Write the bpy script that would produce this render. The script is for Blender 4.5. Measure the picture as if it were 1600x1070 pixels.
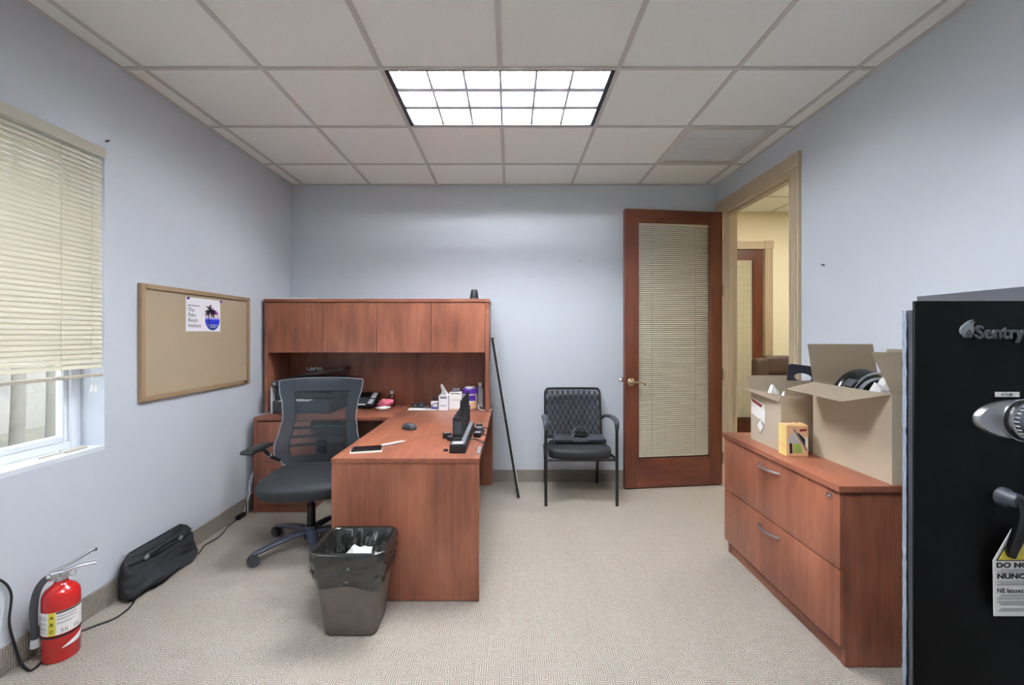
import bpy, bmesh, math, random
from mathutils import Vector, Matrix, noise
PI = math.pi
random.seed(7)
for _o in list(bpy.data.objects): bpy.data.objects.remove(_o)
SC = bpy.context.scene
COL = SC.collection
W, H = 1600, 1070
FPX = 675.0                      # focal length in pixels of the 1600 px frame
EYE = 1.35                       # camera height

# ------------------------------------------------------------------ camera, world, exposure
cam = bpy.data.cameras.new('camera'); camo = bpy.data.objects.new('camera', cam); COL.objects.link(camo)
cam.sensor_width = 36.0; cam.lens = 36.0 * FPX / W; cam.clip_start = 0.02
camo.location = (0, 0, EYE); camo.rotation_euler = (PI / 2, 0, 0)
cam.shift_x = (W / 2 - 797.0) / W
cam.shift_y = (523.0 - H / 2) / W
SC.camera = camo
wd = bpy.data.worlds.new('world'); SC.world = wd; wd.use_nodes = True
bg = wd.node_tree.nodes['Background']
bg.inputs[0].default_value = (0.86, 0.93, 1.0, 1); bg.inputs[1].default_value = 2.2
SC.view_settings.view_transform = 'Standard'; SC.view_settings.look = 'None'
SC.view_settings.gamma = 1.0; SC.view_settings.use_curve_mapping = False
SC.view_settings.exposure = 1.33
SC.cycles.diffuse_bounces = 8; SC.cycles.max_bounces = 16
TUBE_POWER = 46.0                # emission of the fluorescent tubes
HALL_POWER = 11.0
sun = bpy.data.lights.new('sun', 'SUN'); suno = bpy.data.objects.new('sun', sun); COL.objects.link(suno)
sun.energy = 1.2; sun.angle = 0.02; sun.color = (1, .95, .86)
suno.rotation_euler = (math.radians(18), math.radians(42), 0)   # from the far side of the building: no sun enters the room

# ------------------------------------------------------------------ helpers: colour and material
def S(r, g, b):
    f = lambda c: (c / 255) / 12.92 if c / 255 <= .04045 else ((c / 255 + .055) / 1.055) ** 2.4
    return (f(r), f(g), f(b), 1)

class N:
    """short way to write node trees"""
    def __init__(s, name):
        s.m = bpy.data.materials.new(name); s.m.use_nodes = True
        s.t = s.m.node_tree; s.p = s.t.nodes['Principled BSDF']; s.out = s.t.nodes['Material Output']
    def n(s, typ, **kw):
        nd = s.t.nodes.new(typ)
        for k, v in kw.items():
            if k.startswith('i_'): nd.inputs[int(k[2:])].default_value = v
            else: setattr(nd, k, v)
        return nd
    def l(s, a, b): s.t.links.new(a, b)
    def math(s, op, a, b=None, c=None):
        nd = s.n('ShaderNodeMath', operation=op)
        for i, v in enumerate((a, b, c)):
            if v is None: continue
            if isinstance(v, (int, float)): nd.inputs[i].default_value = v
            else: s.l(v, nd.inputs[i])
        return nd.outputs[0]
    def mix(s, fac, a, b):
        nd = s.n('ShaderNodeMix', data_type='RGBA')
        for sock, v in ((nd.inputs[0], fac), (nd.inputs[6], a), (nd.inputs[7], b)):
            if isinstance(v, (int, float, tuple)): sock.default_value = v
            else: s.l(v, sock)
        return nd.outputs[2]
    def coord(s, scale=(1, 1, 1), loc=(0, 0, 0)):
        tc = s.n('ShaderNodeTexCoord'); mp = s.n('ShaderNodeMapping')
        mp.inputs[3].default_value = scale; mp.inputs[1].default_value = loc
        s.l(tc.outputs['Object'], mp.inputs[0]); return mp.outputs[0]
    def noise(s, vec, scale, detail=3, rough=.5):
        nd = s.n('ShaderNodeTexNoise'); s.l(vec, nd.inputs['Vector'])
        nd.inputs['Scale'].default_value = scale; nd.inputs['Detail'].default_value = detail
        nd.inputs['Roughness'].default_value = rough; return nd.outputs[0]
    def ramp(s, fac, stops):
        nd = s.n('ShaderNodeValToRGB'); s.l(fac, nd.inputs[0]); e = nd.color_ramp.elements
        while len(e) < len(stops): e.new(.5)
        for el, (p, c) in zip(e, stops): el.position = p; el.color = c
        return nd.outputs[0]
    def bump(s, h, strength=.2, dist=.002):
        b = s.n('ShaderNodeBump'); b.inputs['Strength'].default_value = strength; b.inputs['Distance'].default_value = dist
        s.l(h, b.inputs['Height']); s.l(b.outputs[0], s.p.inputs['Normal'])

def dark(c, f): return (c[0] * f, c[1] * f, c[2] * f, 1)

def mat(name, col, rough=.5, metal=0.0, var=.12, vscale=8, bump=0.0, bscale=200, coat=0.0, emit=None, spec=None):
    k = N(name); v = k.coord()
    nz = k.noise(v, vscale, 4)
    k.l(k.mix(nz, dark(col, 1 - var), dark(col, 1 + var)), k.p.inputs['Base Color'])
    k.p.inputs['Roughness'].default_value = rough; k.p.inputs['Metallic'].default_value = metal
    k.p.inputs['Coat Weight'].default_value = coat
    if spec is not None: k.p.inputs['Specular IOR Level'].default_value = spec
    if bump: k.bump(k.noise(v, bscale, 3), bump)
    if emit: k.p.inputs['Emission Color'].default_value = col; k.p.inputs['Emission Strength'].default_value = emit
    return k.m

def wood(name, axis, lo=S(106, 60, 44), hi=S(164, 102, 76), rough=.34):
    k = N(name); sc = [34, 34, 34]; sc['xyz'.index(axis)] = 1.6
    v = k.coord(tuple(sc)); v2 = k.coord(tuple(1.0 if a != axis else .35 for a in 'xyz'))
    fine = k.noise(v, 1.6, 5, .62); slow = k.noise(v2, 5.5, 3, .55)
    f = k.math('ADD', k.math('MULTIPLY', fine, .34), k.math('MULTIPLY', slow, .68))
    c = k.ramp(f, [(.34, lo), (.52, dark(tuple((a + b) / 2 for a, b in zip(lo, hi)), 1.0)), (.7, hi)])
    k.l(c, k.p.inputs['Base Color']); k.p.inputs['Roughness'].default_value = rough
    k.bump(fine, .04, .001); return k.m

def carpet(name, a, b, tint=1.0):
    """loop carpet with a maze of short straight ribs: cells that turn the ribs this way or that"""
    k = N(name); tc = k.n('ShaderNodeTexCoord'); sp = k.n('ShaderNodeSeparateXYZ'); k.l(tc.outputs['Object'], sp.inputs[0])
    u0, v0 = sp.outputs['XYZ'.index(a)], sp.outputs['XYZ'.index(b)]
    wob = k.n('ShaderNodeTexNoise'); k.l(tc.outputs['Object'], wob.inputs['Vector']); wob.inputs['Scale'].default_value = 60
    w = k.math('MULTIPLY', k.math('SUBTRACT', wob.outputs[0], .5), .004)
    u = k.math('ADD', u0, w); v = k.math('ADD', v0, w)
    pitch = .0092; cell = pitch * 5
    du, dv = k.math('DIVIDE', u, cell), k.math('DIVIDE', v, cell)
    cb = k.n('ShaderNodeCombineXYZ'); k.l(k.math('FLOOR', du), cb.inputs[0]); k.l(k.math('FLOOR', dv), cb.inputs[1])
    wn = k.n('ShaderNodeTexWhiteNoise', noise_dimensions='2D'); k.l(cb.outputs[0], wn.inputs[0])
    wc = k.n('ShaderNodeSeparateColor'); k.l(wn.outputs[1], wc.inputs[0])
    def flip(x, rnd):                                # x or 1 - x
        f = k.math('FRACT', x); g = k.math('GREATER_THAN', rnd, .5)
        return k.math('ABSOLUTE', k.math('SUBTRACT', f, g))
    mm = k.math('MAXIMUM', flip(du, wc.outputs[0]), flip(dv, wc.outputs[1]))
    s_ = k.math('COSINE', k.math('MULTIPLY', mm, 2 * PI * 5))
    h = k.math('ADD', k.math('MULTIPLY', s_, .5), .5)
    fz = k.noise(tc.outputs['Object'], 420, 2); slow = k.noise(tc.outputs['Object'], 2.2, 3)
    red = k.noise(tc.outputs['Object'], 90, 1)
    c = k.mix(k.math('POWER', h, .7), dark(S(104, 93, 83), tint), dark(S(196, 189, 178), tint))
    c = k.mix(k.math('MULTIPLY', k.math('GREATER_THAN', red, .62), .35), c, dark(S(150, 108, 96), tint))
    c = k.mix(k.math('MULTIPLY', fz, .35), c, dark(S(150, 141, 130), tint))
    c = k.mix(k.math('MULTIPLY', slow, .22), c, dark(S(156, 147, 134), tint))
    k.l(c, k.p.inputs['Base Color']); k.p.inputs['Roughness'].default_value = .95
    k.p.inputs['Specular IOR Level'].default_value = .1
    k.bump(k.math('ADD', h, k.math('MULTIPLY', fz, .6)), .5, .004); return k.m

def sheer(name, col, through, rough=.7, weave=None):
    """woven mesh cloth: threads with open holes between"""
    k = N(name); tr = k.n('ShaderNodeBsdfTransparent'); mxs = k.n('ShaderNodeMixShader')
    k.p.inputs['Base Color'].default_value = col; k.p.inputs['Roughness'].default_value = rough
    if weave:
        tc = k.n('ShaderNodeTexCoord'); sp = k.n('ShaderNodeSeparateXYZ'); k.l(tc.outputs['Object'], sp.inputs[0])
        a = k.math('SINE', k.math('MULTIPLY', k.math('ADD', sp.outputs[0], k.math('MULTIPLY', sp.outputs[2], .55)), 2 * PI / weave))
        b = k.math('SINE', k.math('MULTIPLY', k.math('SUBTRACT', sp.outputs[0], k.math('MULTIPLY', sp.outputs[2], .55)), 2 * PI / weave))
        f = k.math('ADD', through, k.math('MULTIPLY', k.math('ADD', a, b), through * .45))
        k.l(f, mxs.inputs[0])
    else: mxs.inputs[0].default_value = through
    k.l(k.p.outputs[0], mxs.inputs[1]); k.l(tr.outputs[0], mxs.inputs[2]); k.l(mxs.outputs[0], k.out.inputs[0]); return k.m

def translucent(name, col, amount):
    k = N(name); t = k.n('ShaderNodeBsdfTranslucent'); t.inputs[0].default_value = col; mxs = k.n('ShaderNodeMixShader', i_0=amount)
    k.p.inputs['Base Color'].default_value = col; k.p.inputs['Roughness'].default_value = .45
    k.l(k.p.outputs[0], mxs.inputs[1]); k.l(t.outputs[0], mxs.inputs[2]); k.l(mxs.outputs[0], k.out.inputs[0]); return k.m

def glass(name, tint=(1, 1, 1, 1), refl=.08, rough=.02):
    k = N(name); tr = k.n('ShaderNodeBsdfTransparent', i_0=tint); gl = k.n('ShaderNodeBsdfGlossy'); gl.inputs['Roughness'].default_value = rough
    fr = k.n('ShaderNodeFresnel', i_0=1.5); mxs = k.n('ShaderNodeMixShader')
    ge = k.n('ShaderNodeNewGeometry'); k.l(k.math('MULTIPLY', fr.outputs[0], k.math('SUBTRACT', 1.0, ge.outputs['Backfacing'])), mxs.inputs[0])
    k.l(tr.outputs[0], mxs.inputs[1]); k.l(gl.outputs[0], mxs.inputs[2]); k.l(mxs.outputs[0], k.out.inputs[0]); return k.m

M = {}
M['wall'] = mat('blue_grey_paint', S(201, 207, 214), .55, var=.02, vscale=3, bump=.05, bscale=350)
M['cream'] = mat('cream_paint', S(232, 224, 198), .6, var=.02)
M['tile'] = mat('ceiling_tile_white', S(242, 243, 238), .9, var=.05, vscale=90, bump=.25, bscale=420)
M['vent_white'] = mat('vent_white', S(236, 238, 240), .6, var=.02)
M['grid'] = mat('grid_white', S(205, 202, 198), .5, var=.02)
M['plenum'] = mat('plenum_grey', S(120, 120, 120), .9)
M['carpet'] = carpet('loop_carpet', 'X', 'Y')
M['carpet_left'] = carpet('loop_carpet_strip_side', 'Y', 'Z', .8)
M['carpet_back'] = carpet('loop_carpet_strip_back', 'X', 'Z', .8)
M['wood_x'] = wood('cherry_laminate_x', 'x'); M['wood_y'] = wood('cherry_laminate_y', 'y'); M['wood_z'] = wood('cherry_laminate_z', 'z')
M['mahogany'] = wood('mahogany_door', 'z', S(76, 36, 26), S(126, 72, 50), .32)
M['mahogany_x'] = wood('mahogany_door_rail', 'x', S(76, 36, 26), S(126, 72, 50), .32)
M['casing'] = mat('taupe_trim', S(190, 172, 146), .45, var=.04)
M['vinyl'] = mat('white_vinyl', S(225, 230, 236), .35, var=.02)
M['slat'] = translucent('cream_blind_slat', S(226, 220, 200), .10)
M['rail'] = mat('beige_headrail', S(186, 180, 164), .4, var=.03)
M['door_slat'] = mat('door_blind_cream', S(222, 214, 190), .5, var=.03)
M['glass'] = glass('clear_glass'); M['door_glass'] = glass('door_glass')
M['black_plastic'] = mat('black_plastic', S(26, 27, 30), .45, var=.2)
M['black_gloss'] = mat('black_gloss', S(16, 16, 18), .22, var=.2)
M['dark_grey'] = mat('dark_grey_plastic', S(62, 65, 72), .45, var=.12)
M['mid_grey'] = mat('mid_grey_plastic', S(120, 124, 130), .45, var=.1)
M['light_grey'] = mat('light_grey_plastic', S(190, 193, 198), .4, var=.06)
M['white'] = mat('white_plastic', S(235, 235, 235), .4, var=.03)
M['paper'] = mat('white_paper', S(238, 236, 232), .8, var=.03)
M['black_fabric'] = mat('black_fabric', S(33, 34, 39), .8, var=.25, vscale=40, bump=.4, bscale=500)
M['seat_fabric'] = mat('charcoal_seat_fabric', S(30, 33, 38), .6, var=.15, vscale=30, bump=.2, bscale=700)
M['chrome'] = mat('brushed_chrome', S(200, 202, 206), .25, 1.0, var=.05)
M['nickel'] = mat('satin_nickel', S(176, 176, 178), .35, 1.0, var=.05)
M['brass'] = mat('aged_brass', S(196, 180, 150), .25, 1.0, var=.08)
M['black_metal'] = mat('black_powder_coat', S(28, 28, 30), .4, var=.15)
M['navy_grey'] = mat('blue_grey_nylon', S(62, 68, 84), .4, var=.1)
M['cork'] = mat('cork', S(168, 151, 126), .9, var=.22, vscale=260, bump=.3, bscale=300)
M['cork_frame'] = mat('tan_frame', S(150, 126, 96), .5, var=.08)
M['card'] = mat('corrugated_card', S(186, 172, 150), .8, var=.06, vscale=6, bump=.08, bscale=60)
M['red'] = mat('red_enamel', S(180, 28, 26), .22, var=.06, coat=.4)
M['safe_black'] = mat('safe_black', S(7, 6.5, 6.5), .5, var=.25, vscale=120, bump=.10, bscale=500, spec=.12)
M['safe_grey'] = mat('safe_edge_grey', S(74, 76, 82), .5, var=.1)
M['felt'] = mat('grey_blue_carpet_lining', S(132, 140, 152), .95, var=.3, vscale=300, bump=.8, bscale=400)
M['bin'] = mat('brown_bin_plastic', S(100, 91, 85), .5, var=.25, vscale=18, bump=.06, bscale=40)
M['liner'] = mat('black_bag_film', S(36, 36, 34), .16, var=.2, vscale=30, bump=.15, bscale=60, spec=.9)
M['leather'] = mat('brown_leather', S(84, 68, 60), .4, var=.15, bump=.15, bscale=200)
M['flyer_paper'] = mat('flyer_paper', S(246, 244, 248), .8, var=.01)
M['tissue'] = translucent('tissue_white', S(244, 244, 244), .2)
M['yellow'] = mat('yellow_print', S(232, 206, 128), .5, var=.06)
M['safety_yellow'] = mat('safety_yellow', S(226, 210, 70), .5, var=.04)
M['orange'] = mat('orange_print', S(226, 184, 144), .5, var=.08)
M['green'] = mat('green_print', S(150, 186, 92), .5, var=.08)
M['pink'] = mat('pink_foil', S(206, 104, 128), .35, var=.25, vscale=60)
M['amber'] = mat('amber_bottle', S(88, 24, 18), .15, var=.1, coat=.5)
M['purple'] = mat('purple_plastic', S(84, 44, 150), .35, var=.08)
M['blue'] = mat('blue_print', S(70, 80, 170), .5, var=.08)
M['navy'] = mat('navy_plastic', S(34, 38, 52), .4, var=.1)
M['ink'] = mat('black_ink', S(22, 22, 24), .6, var=.05)
M['grey_ink'] = mat('grey_ink', S(110, 112, 120), .6, var=.05)
M['red_ink'] = mat('red_ink', S(150, 50, 48), .6, var=.05)
M['tube_lamp'] = mat('fluorescent_tube', (0.93, 0.96, 1.0, 1), .5, var=.0, emit=TUBE_POWER)
M['hall_lamp'] = mat('diffuser_panel', (1.0, 0.93, 0.80, 1), .5, var=.0, emit=HALL_POWER)
M['reflector'] = mat('white_reflector', S(240, 242, 246), .35, var=.01)
M['louver'] = mat('louver_white_metal', S(214, 218, 226), .3, .0, var=.02)
M['outside_wall'] = mat('pale_render', S(134, 132, 127), .8, var=.2, vscale=1.2)
M['grass'] = mat('dry_ground', S(112, 110, 100), .9, var=.2)
M['bark'] = mat('grey_bark', S(116, 114, 108), .9, var=.35, vscale=5, bump=.4, bscale=30)
M['hall_floor'] = M['carpet']
_k = N('sunset_print')                                             # the printed round picture: violet sky, pale glow, blue sea
_tc = _k.n('ShaderNodeTexCoord'); _sp = _k.n('ShaderNodeSeparateXYZ'); _k.l(_tc.outputs['Object'], _sp.inputs[0])
_f = _k.math('ADD', _k.math('MULTIPLY', _sp.outputs[2], 1 / .13), .5)
_k.l(_k.ramp(_f, [(0, S(20, 60, 130)), (.3, S(28, 50, 190)), (.5, S(40, 50, 200)), (.58, S(190, 190, 230)), (.72, S(240, 226, 206)), (.82, S(150, 60, 150)), (1, S(60, 20, 80))]), _k.p.inputs['Base Color'])
M['sunset'] = _k.m

# ------------------------------------------------------------------ helpers: shapes added to a bmesh
def BM(): return bmesh.new()
def box(bm, x0, x1, y0, y1, z0, z1, bev=0.0, seg=2, mx=None):
    m = Matrix.Translation(((x0 + x1) / 2, (y0 + y1) / 2, (z0 + z1) / 2)) @ Matrix.Diagonal((abs(x1 - x0), abs(y1 - y0), abs(z1 - z0), 1))
    if mx is not None: m = mx @ m
    r = bmesh.ops.create_cube(bm, size=1, matrix=m)
    if bev > 0:
        es = {e for v in r['verts'] for e in v.link_edges}
        bmesh.ops.bevel(bm, geom=list(es), offset=bev, segments=seg, affect='EDGES', profile=.6)
    return bm
def cyl(bm, p0, p1, r0, r1=None, n=16, caps=True):
    p0, p1 = Vector(p0), Vector(p1); d = p1 - p0; r1 = r0 if r1 is None else r1
    q = d.to_track_quat('Z', 'Y').to_matrix().to_4x4()
    bmesh.ops.create_cone(bm, cap_ends=caps, segments=n, radius1=r0, radius2=r1, depth=d.length, matrix=Matrix.Translation((p0 + p1) / 2) @ q)
    return bm
def loft(bm, rings, closed=True, caps=True):
    vs = [[bm.verts.new(p) for p in r] for r in rings]; n = len(vs[0])
    for a, b in zip(vs, vs[1:]):
        for i in range(n if closed else n - 1):
            bm.faces.new((a[i], a[(i + 1) % n], b[(i + 1) % n], b[i]))
    if caps and closed: bm.faces.new(vs[0][::-1]); bm.faces.new(vs[-1])
    return bm
def tube(bm, pts, r, n=8, closed=False, flat=1.0):
    pts = [Vector(p) for p in pts]; rs = r if isinstance(r, (list, tuple)) else [r] * len(pts); rings = []; up = None
    for i, p in enumerate(pts):
        a = pts[i - 1] if (i or closed) else p; b = pts[(i + 1) % len(pts)] if (i < len(pts) - 1 or closed) else p
        t = (b - a).normalized()
        if up is None: up = Vector((0, 0, 1)) if abs(t.z) < .9 else Vector((1, 0, 0))
        s = t.cross(up).normalized(); up = s.cross(t).normalized()
        rings.append([p + s * rs[i] * math.cos(2 * PI * k / n) + up * rs[i] * flat * math.sin(2 * PI * k / n) for k in range(n)])
    if closed:
        vs = [[bm.verts.new(q) for q in rg] for rg in rings]; m = len(vs)
        for i in range(m):
            A, B = vs[i], vs[(i + 1) % m]
            for k in range(n): bm.faces.new((A[k], A[(k + 1) % n], B[(k + 1) % n], B[k]))
        return bm
    return loft(bm, rings)
def curve(pts, k=6):
    P = [Vector(p) for p in pts]; P = [P[0] * 2 - P[1]] + P + [P[-1] * 2 - P[-2]]; out = []
    for i in range(1, len(P) - 2):
        for j in range(k):
            t = j / k; a, b, c, d = P[i - 1:i + 3]
            out.append(.5 * ((2 * b) + (c - a) * t + (2 * a - 5 * b + 4 * c - d) * t * t + (3 * b - a - 3 * c + d) * t ** 3))
    return out + [P[-2]]
def lathe(bm, prof, c=(0, 0, 0), n=24, mx=None):
    rings = []
    for r, z in prof:
        ring = [Vector((r * math.cos(2 * PI * k / n), r * math.sin(2 * PI * k / n), z)) for k in range(n)]
        rings.append([(mx @ p if mx is not None else p + Vector(c)) for p in ring])
    return loft(bm, rings)
def prism(bm, poly, vec):
    vec = Vector(vec); a = [bm.verts.new(p) for p in poly]; b = [bm.verts.new(Vector(p) + vec) for p in poly]; n = len(a)
    bm.faces.new(a[::-1]); bm.faces.new(b)
    for i in range(n): bm.faces.new((a[i], a[(i + 1) % n], b[(i + 1) % n], b[i]))
    return bm
def sheet(bm, fn, nu, nv, thick=0.0):
    g = [[bm.verts.new(fn(i / nu, j / nv)) for j in range(nv + 1)] for i in range(nu + 1)]
    for i in range(nu):
        for j in range(nv): bm.faces.new((g[i][j], g[i + 1][j], g[i + 1][j + 1], g[i][j + 1]))
    if thick: bmesh.ops.solidify(bm, geom=bm.faces[:], thickness=thick)
    return bm
def rrect(cx, cy, w, d, r, n=5):
    out = []
    for qx, qy, a0 in ((1, 1, 0), (-1, 1, PI / 2), (-1, -1, PI), (1, -1, 1.5 * PI)):
        for k in range(n + 1):
            a = a0 + PI / 2 * k / n
            out.append((cx + qx * (w / 2 - r) + r * math.cos(a), cy + qy * (d / 2 - r) + r * math.sin(a)))
    return out

# ------------------------------------------------------------------ helpers: objects
WM = {}
def tag(o, label=None, cat=None, group=None, kind=None):
    if label: o['label'] = label
    if cat: o['category'] = cat
    if group: o['group'] = group
    if kind: o['kind'] = kind
    return o
def thing(name, label, cat, loc=(0, 0, 0), rotz=0.0, group=None, kind=None):
    o = bpy.data.objects.new(name, None); COL.objects.link(o); o.empty_display_size = .05
    o.location = loc; o.rotation_euler = (0, 0, rotz)
    WM[o.name] = Matrix.Translation(loc) @ Matrix.Rotation(rotz, 4, 'Z')
    return tag(o, label, cat, group, kind)
def mesh_of(name, bm, m, smooth=38):
    me = bpy.data.meshes.new(name); bmesh.ops.recalc_face_normals(bm, faces=bm.faces[:]); bm.to_mesh(me); bm.free()
    if m is not None: me.materials.append(m)
    if smooth:
        me.polygons.foreach_set('use_smooth', [True] * len(me.polygons)); me.set_sharp_from_angle(angle=math.radians(smooth))
    return me
def obj(name, bm, m, parent=None, local=False, label=None, smooth=38, kind=None):
    """one mesh object; coordinates are world ones unless local"""
    if isinstance(m, str): m = M[m]
    if parent is not None and not local: bm.transform(WM[parent.name].inverted())
    o = bpy.data.objects.new(name, mesh_of(name, bm, m, smooth)); COL.objects.link(o)
    if parent is not None: o.parent = parent; WM[o.name] = WM[parent.name].copy()
    else: WM[o.name] = Matrix.Identity(4)
    return tag(o, label, None, None, kind)
def solo(name, bm, m, label, cat, group=None, kind=None, smooth=38):
    """a thing that is one mesh: its origin goes to its base"""
    co = [v.co for v in bm.verts]; c = Vector(((min(v.x for v in co) + max(v.x for v in co)) / 2, (min(v.y for v in co) + max(v.y for v in co)) / 2, min(v.z for v in co)))
    bmesh.ops.translate(bm, vec=-c, verts=bm.verts[:])
    o = obj(name, bm, m, smooth=smooth); o.location = c; WM[o.name] = Matrix.Translation(c)
    return tag(o, label, cat, group, kind)
def piece(name, me, parent, loc, rot=(0, 0, 0)):
    o = bpy.data.objects.new(name, me); COL.objects.link(o); o.parent = parent; o.location = loc; o.rotation_euler = rot
    WM[o.name] = WM[parent.name] @ Matrix.Translation(loc); return o
def copy_tree(o, parent=None):
    c = o.copy(); COL.objects.link(c)
    if parent is not None: c.parent = parent
    for ch in list(o.children): copy_tree(ch, c)
    return c
def text_bm(s, size, extrude=.0008, fat=0.0, align='LEFT', spacing=1.0):
    """lettering as mesh in local x (right) and y (up)"""
    cu = bpy.data.curves.new('lettering', 'FONT'); cu.body = s; cu.size = size; cu.extrude = extrude; cu.offset = fat; cu.align_x = align
    cu.space_character = spacing; cu.resolution_u = 3
    t = bpy.data.objects.new('lettering', cu); COL.objects.link(t)
    me = bpy.data.meshes.new_from_object(t.evaluated_get(bpy.context.evaluated_depsgraph_get()))
    bpy.data.objects.remove(t); bpy.data.curves.remove(cu)
    bm = BM(); bm.from_mesh(me); bpy.data.meshes.remove(me); return bm
def place(bm, o, right, up):
    r, u = Vector(right).normalized(), Vector(up).normalized(); n = r.cross(u)
    bm.transform(Matrix(((r.x, u.x, n.x, o[0]), (r.y, u.y, n.y, o[1]), (r.z, u.z, n.z, o[2]), (0, 0, 0, 1)))); return bm

# ================================================================== THE SETTING
XL, XR, YB, ZC = -2.016, 1.91, 3.979, 2.729
YF = -1.7
WY0, WY1, WZ0, WZ1 = 0.93, 2.147, 0.80, 2.275       # window opening
DY0, DY1, DZ1 = 2.93, 3.885, 2.46                    # door opening
HX, HY, HC = 6.0, 5.40, 2.878                        # the room beyond
def struct(name, bm, m, label, cat, parent=None):
    o = obj(name, bm, m, parent, smooth=0); return tag(o, label, cat, None, 'structure')
b = box(BM(), XL - .2, HX + .1, YF - .1, HY + .2, -.1, 0)
struct('floor', b, 'carpet', 'beige loop carpet floor with a maze of thin brown ribs', 'floor')
b = BM()
box(b, XL - .2, XL, YF, -1.35, 0, 3.1); box(b, XL - .2, XL, -.15, WY0, 0, 3.1); box(b, XL - .2, XL, -1.35, -.15, 0, WZ0); box(b, XL - .2, XL, -1.35, -.15, WZ1, 3.1); box(b, XL - .2, XL, WY1, YB + .12, 0, 3.1)
box(b, XL - .2, XL, WY0, WY1, 0, WZ0); box(b, XL - .2, XL, WY0, WY1, WZ1, 3.1)
struct('wall_left', b, 'wall', 'pale blue grey wall with the window and the cork board', 'wall')
struct('wall_back', box(BM(), XL, XR, YB, YB + .12, 0, 3.1), 'wall', 'pale blue grey end wall behind the hutch and the guest chair', 'wall')
b = BM()
box(b, XR, XR + .12, YF, DY0, 0, 3.1); box(b, XR, XR + .12, DY1, HY, 0, 3.1); box(b, XR, XR + .12, DY0, DY1, DZ1, 3.1)
struct('wall_right', b, 'wall', 'pale blue grey wall with the open doorway and the filing cabinet', 'wall')
struct('wall_front', box(BM(), XL - .2, XR + .12, YF - .12, YF, 0, 3.1), 'wall', 'pale blue grey wall facing the hutch, behind the viewer', 'wall')

# baseboards of carpet
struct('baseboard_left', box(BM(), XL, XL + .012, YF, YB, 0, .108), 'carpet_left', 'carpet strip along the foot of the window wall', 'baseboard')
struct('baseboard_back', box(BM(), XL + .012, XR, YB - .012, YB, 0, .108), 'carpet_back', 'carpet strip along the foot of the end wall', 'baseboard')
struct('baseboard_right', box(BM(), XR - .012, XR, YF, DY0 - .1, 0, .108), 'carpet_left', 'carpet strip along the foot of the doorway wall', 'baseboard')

# ceiling: slab > tiles, tee bars
ceil = struct('ceiling', box(BM(), XL - .2, XR + .12, YF - .12, YB + .12, 3.0, 3.1), 'plenum', 'suspended ceiling of white square lay-in tiles in a metal grid', 'ceiling')
GX = [-1.904 + .617 * i for i in range(7)]
GY = [3.499 - .6295 * i for i in range(9)]
xs = [XL] + GX + [XR]; ys = sorted([YB, YF] + [g for g in GY if g > YF])
LIGHTS = [(-.670, .564, GY[2], GY[1]), (-.670, .564, GY[5], GY[4])]
VENT = (GX[5], GX[6], GY[1], GY[0])
tile_cache = {}
for i in range(len(xs) - 1):
    for j in range(len(ys) - 1):
        x0, x1, y0, y1 = xs[i], xs[i + 1], ys[j], ys[j + 1]; cx, cy = (x0 + x1) / 2, (y0 + y1) / 2
        if any(a < cx < c and p < cy < q for a, c, p, q in LIGHTS + [VENT]): continue
        key = (round(x1 - x0, 3), round(y1 - y0, 3))
        if key not in tile_cache:
            w, d = x1 - x0 - .006, y1 - y0 - .006
            tile_cache[key] = mesh_of('ceiling_tile', box(BM(), -w / 2, w / 2, -d / 2, d / 2, 0, .015), M['tile'], 0)
        piece('ceiling_tile', tile_cache[key], ceil, (cx, cy, ZC + .005))
for x in GX:
    cuts = sorted((p, q) for a, c, p, q in LIGHTS if a + .02 < x < c - .02); y0 = YF
    for p, q in cuts + [(YB, YB)]:
        obj('tee_bar', box(box(BM(), x - .012, x + .012, y0, p, ZC, ZC + .004), x - .002, x + .002, y0, p, ZC + .004, ZC + .03), 'grid', ceil, smooth=0); y0 = q
inner = lambda y, x0, x1: not any(a <= x0 + .02 and x1 - .02 <= c and p + .01 < y < q - .01 for a, c, p, q in LIGHTS)
for y in ys[1:-1]:
    obj('cross_tee', box(box(BM(), XL, XR, y - .012, y + .012, ZC - .0006, ZC + .0036), XL, XR, y - .002, y + .002, ZC + .004, ZC + .03), 'grid', ceil, smooth=0)
b = BM()
box(b, XL, XL + .02, YF, YB, ZC - .002, ZC + .003); box(b, XR - .02, XR, YF, YB, ZC - .002, ZC + .003)
box(b, XL, XR, YB - .02, YB, ZC - .002, ZC + .003)
obj('wall_angle', b, 'grid', ceil, smooth=0)

# the room beyond the doorway
struct('wall_hallway_end', box(box(box(box(BM(), XR + .12, 2.26, HY, HY + .06, 0, 3.1), 3.18, HX, HY, HY + .06, 0, 3.1), 2.26, 3.18, HY, HY + .06, 2.42, 3.1), XR, HX, HY + .06, HY + .16, 0, 3.1), 'cream', 'cream wall with a second blind-backed door, seen through the doorway', 'wall')
struct('wall_hallway_side', box(BM(), HX, HX + .1, 1.2, HY + .1, 0, 3.1), 'cream', 'cream side wall of the room beyond the doorway', 'wall')
struct('wall_hallway_near', box(BM(), XR + .12, HX + .1, 1.1, 1.2, 0, 3.1), 'cream', 'cream near wall of the room beyond the doorway', 'wall')
struct('wall_hallway_facing', box(box(box(BM(), XR + .12, XR + .125, 1.2, DY0 - .1, 0, 3.0), XR + .12, XR + .125, DY1 + .1, HY, 0, 3.0), XR + .12, XR + .125, DY0 - .1, DY1 + .1, DZ1 + .1, 3.0), 'cream', 'cream paint on the far face of the doorway wall', 'wall')
hc = struct('ceiling_hallway', box(BM(), XR + .12, HX + .1, 1.1, HY + .1, 3.02, 3.1), 'plenum', 'white tiled ceiling of the room beyond the doorway', 'ceiling')
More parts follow.
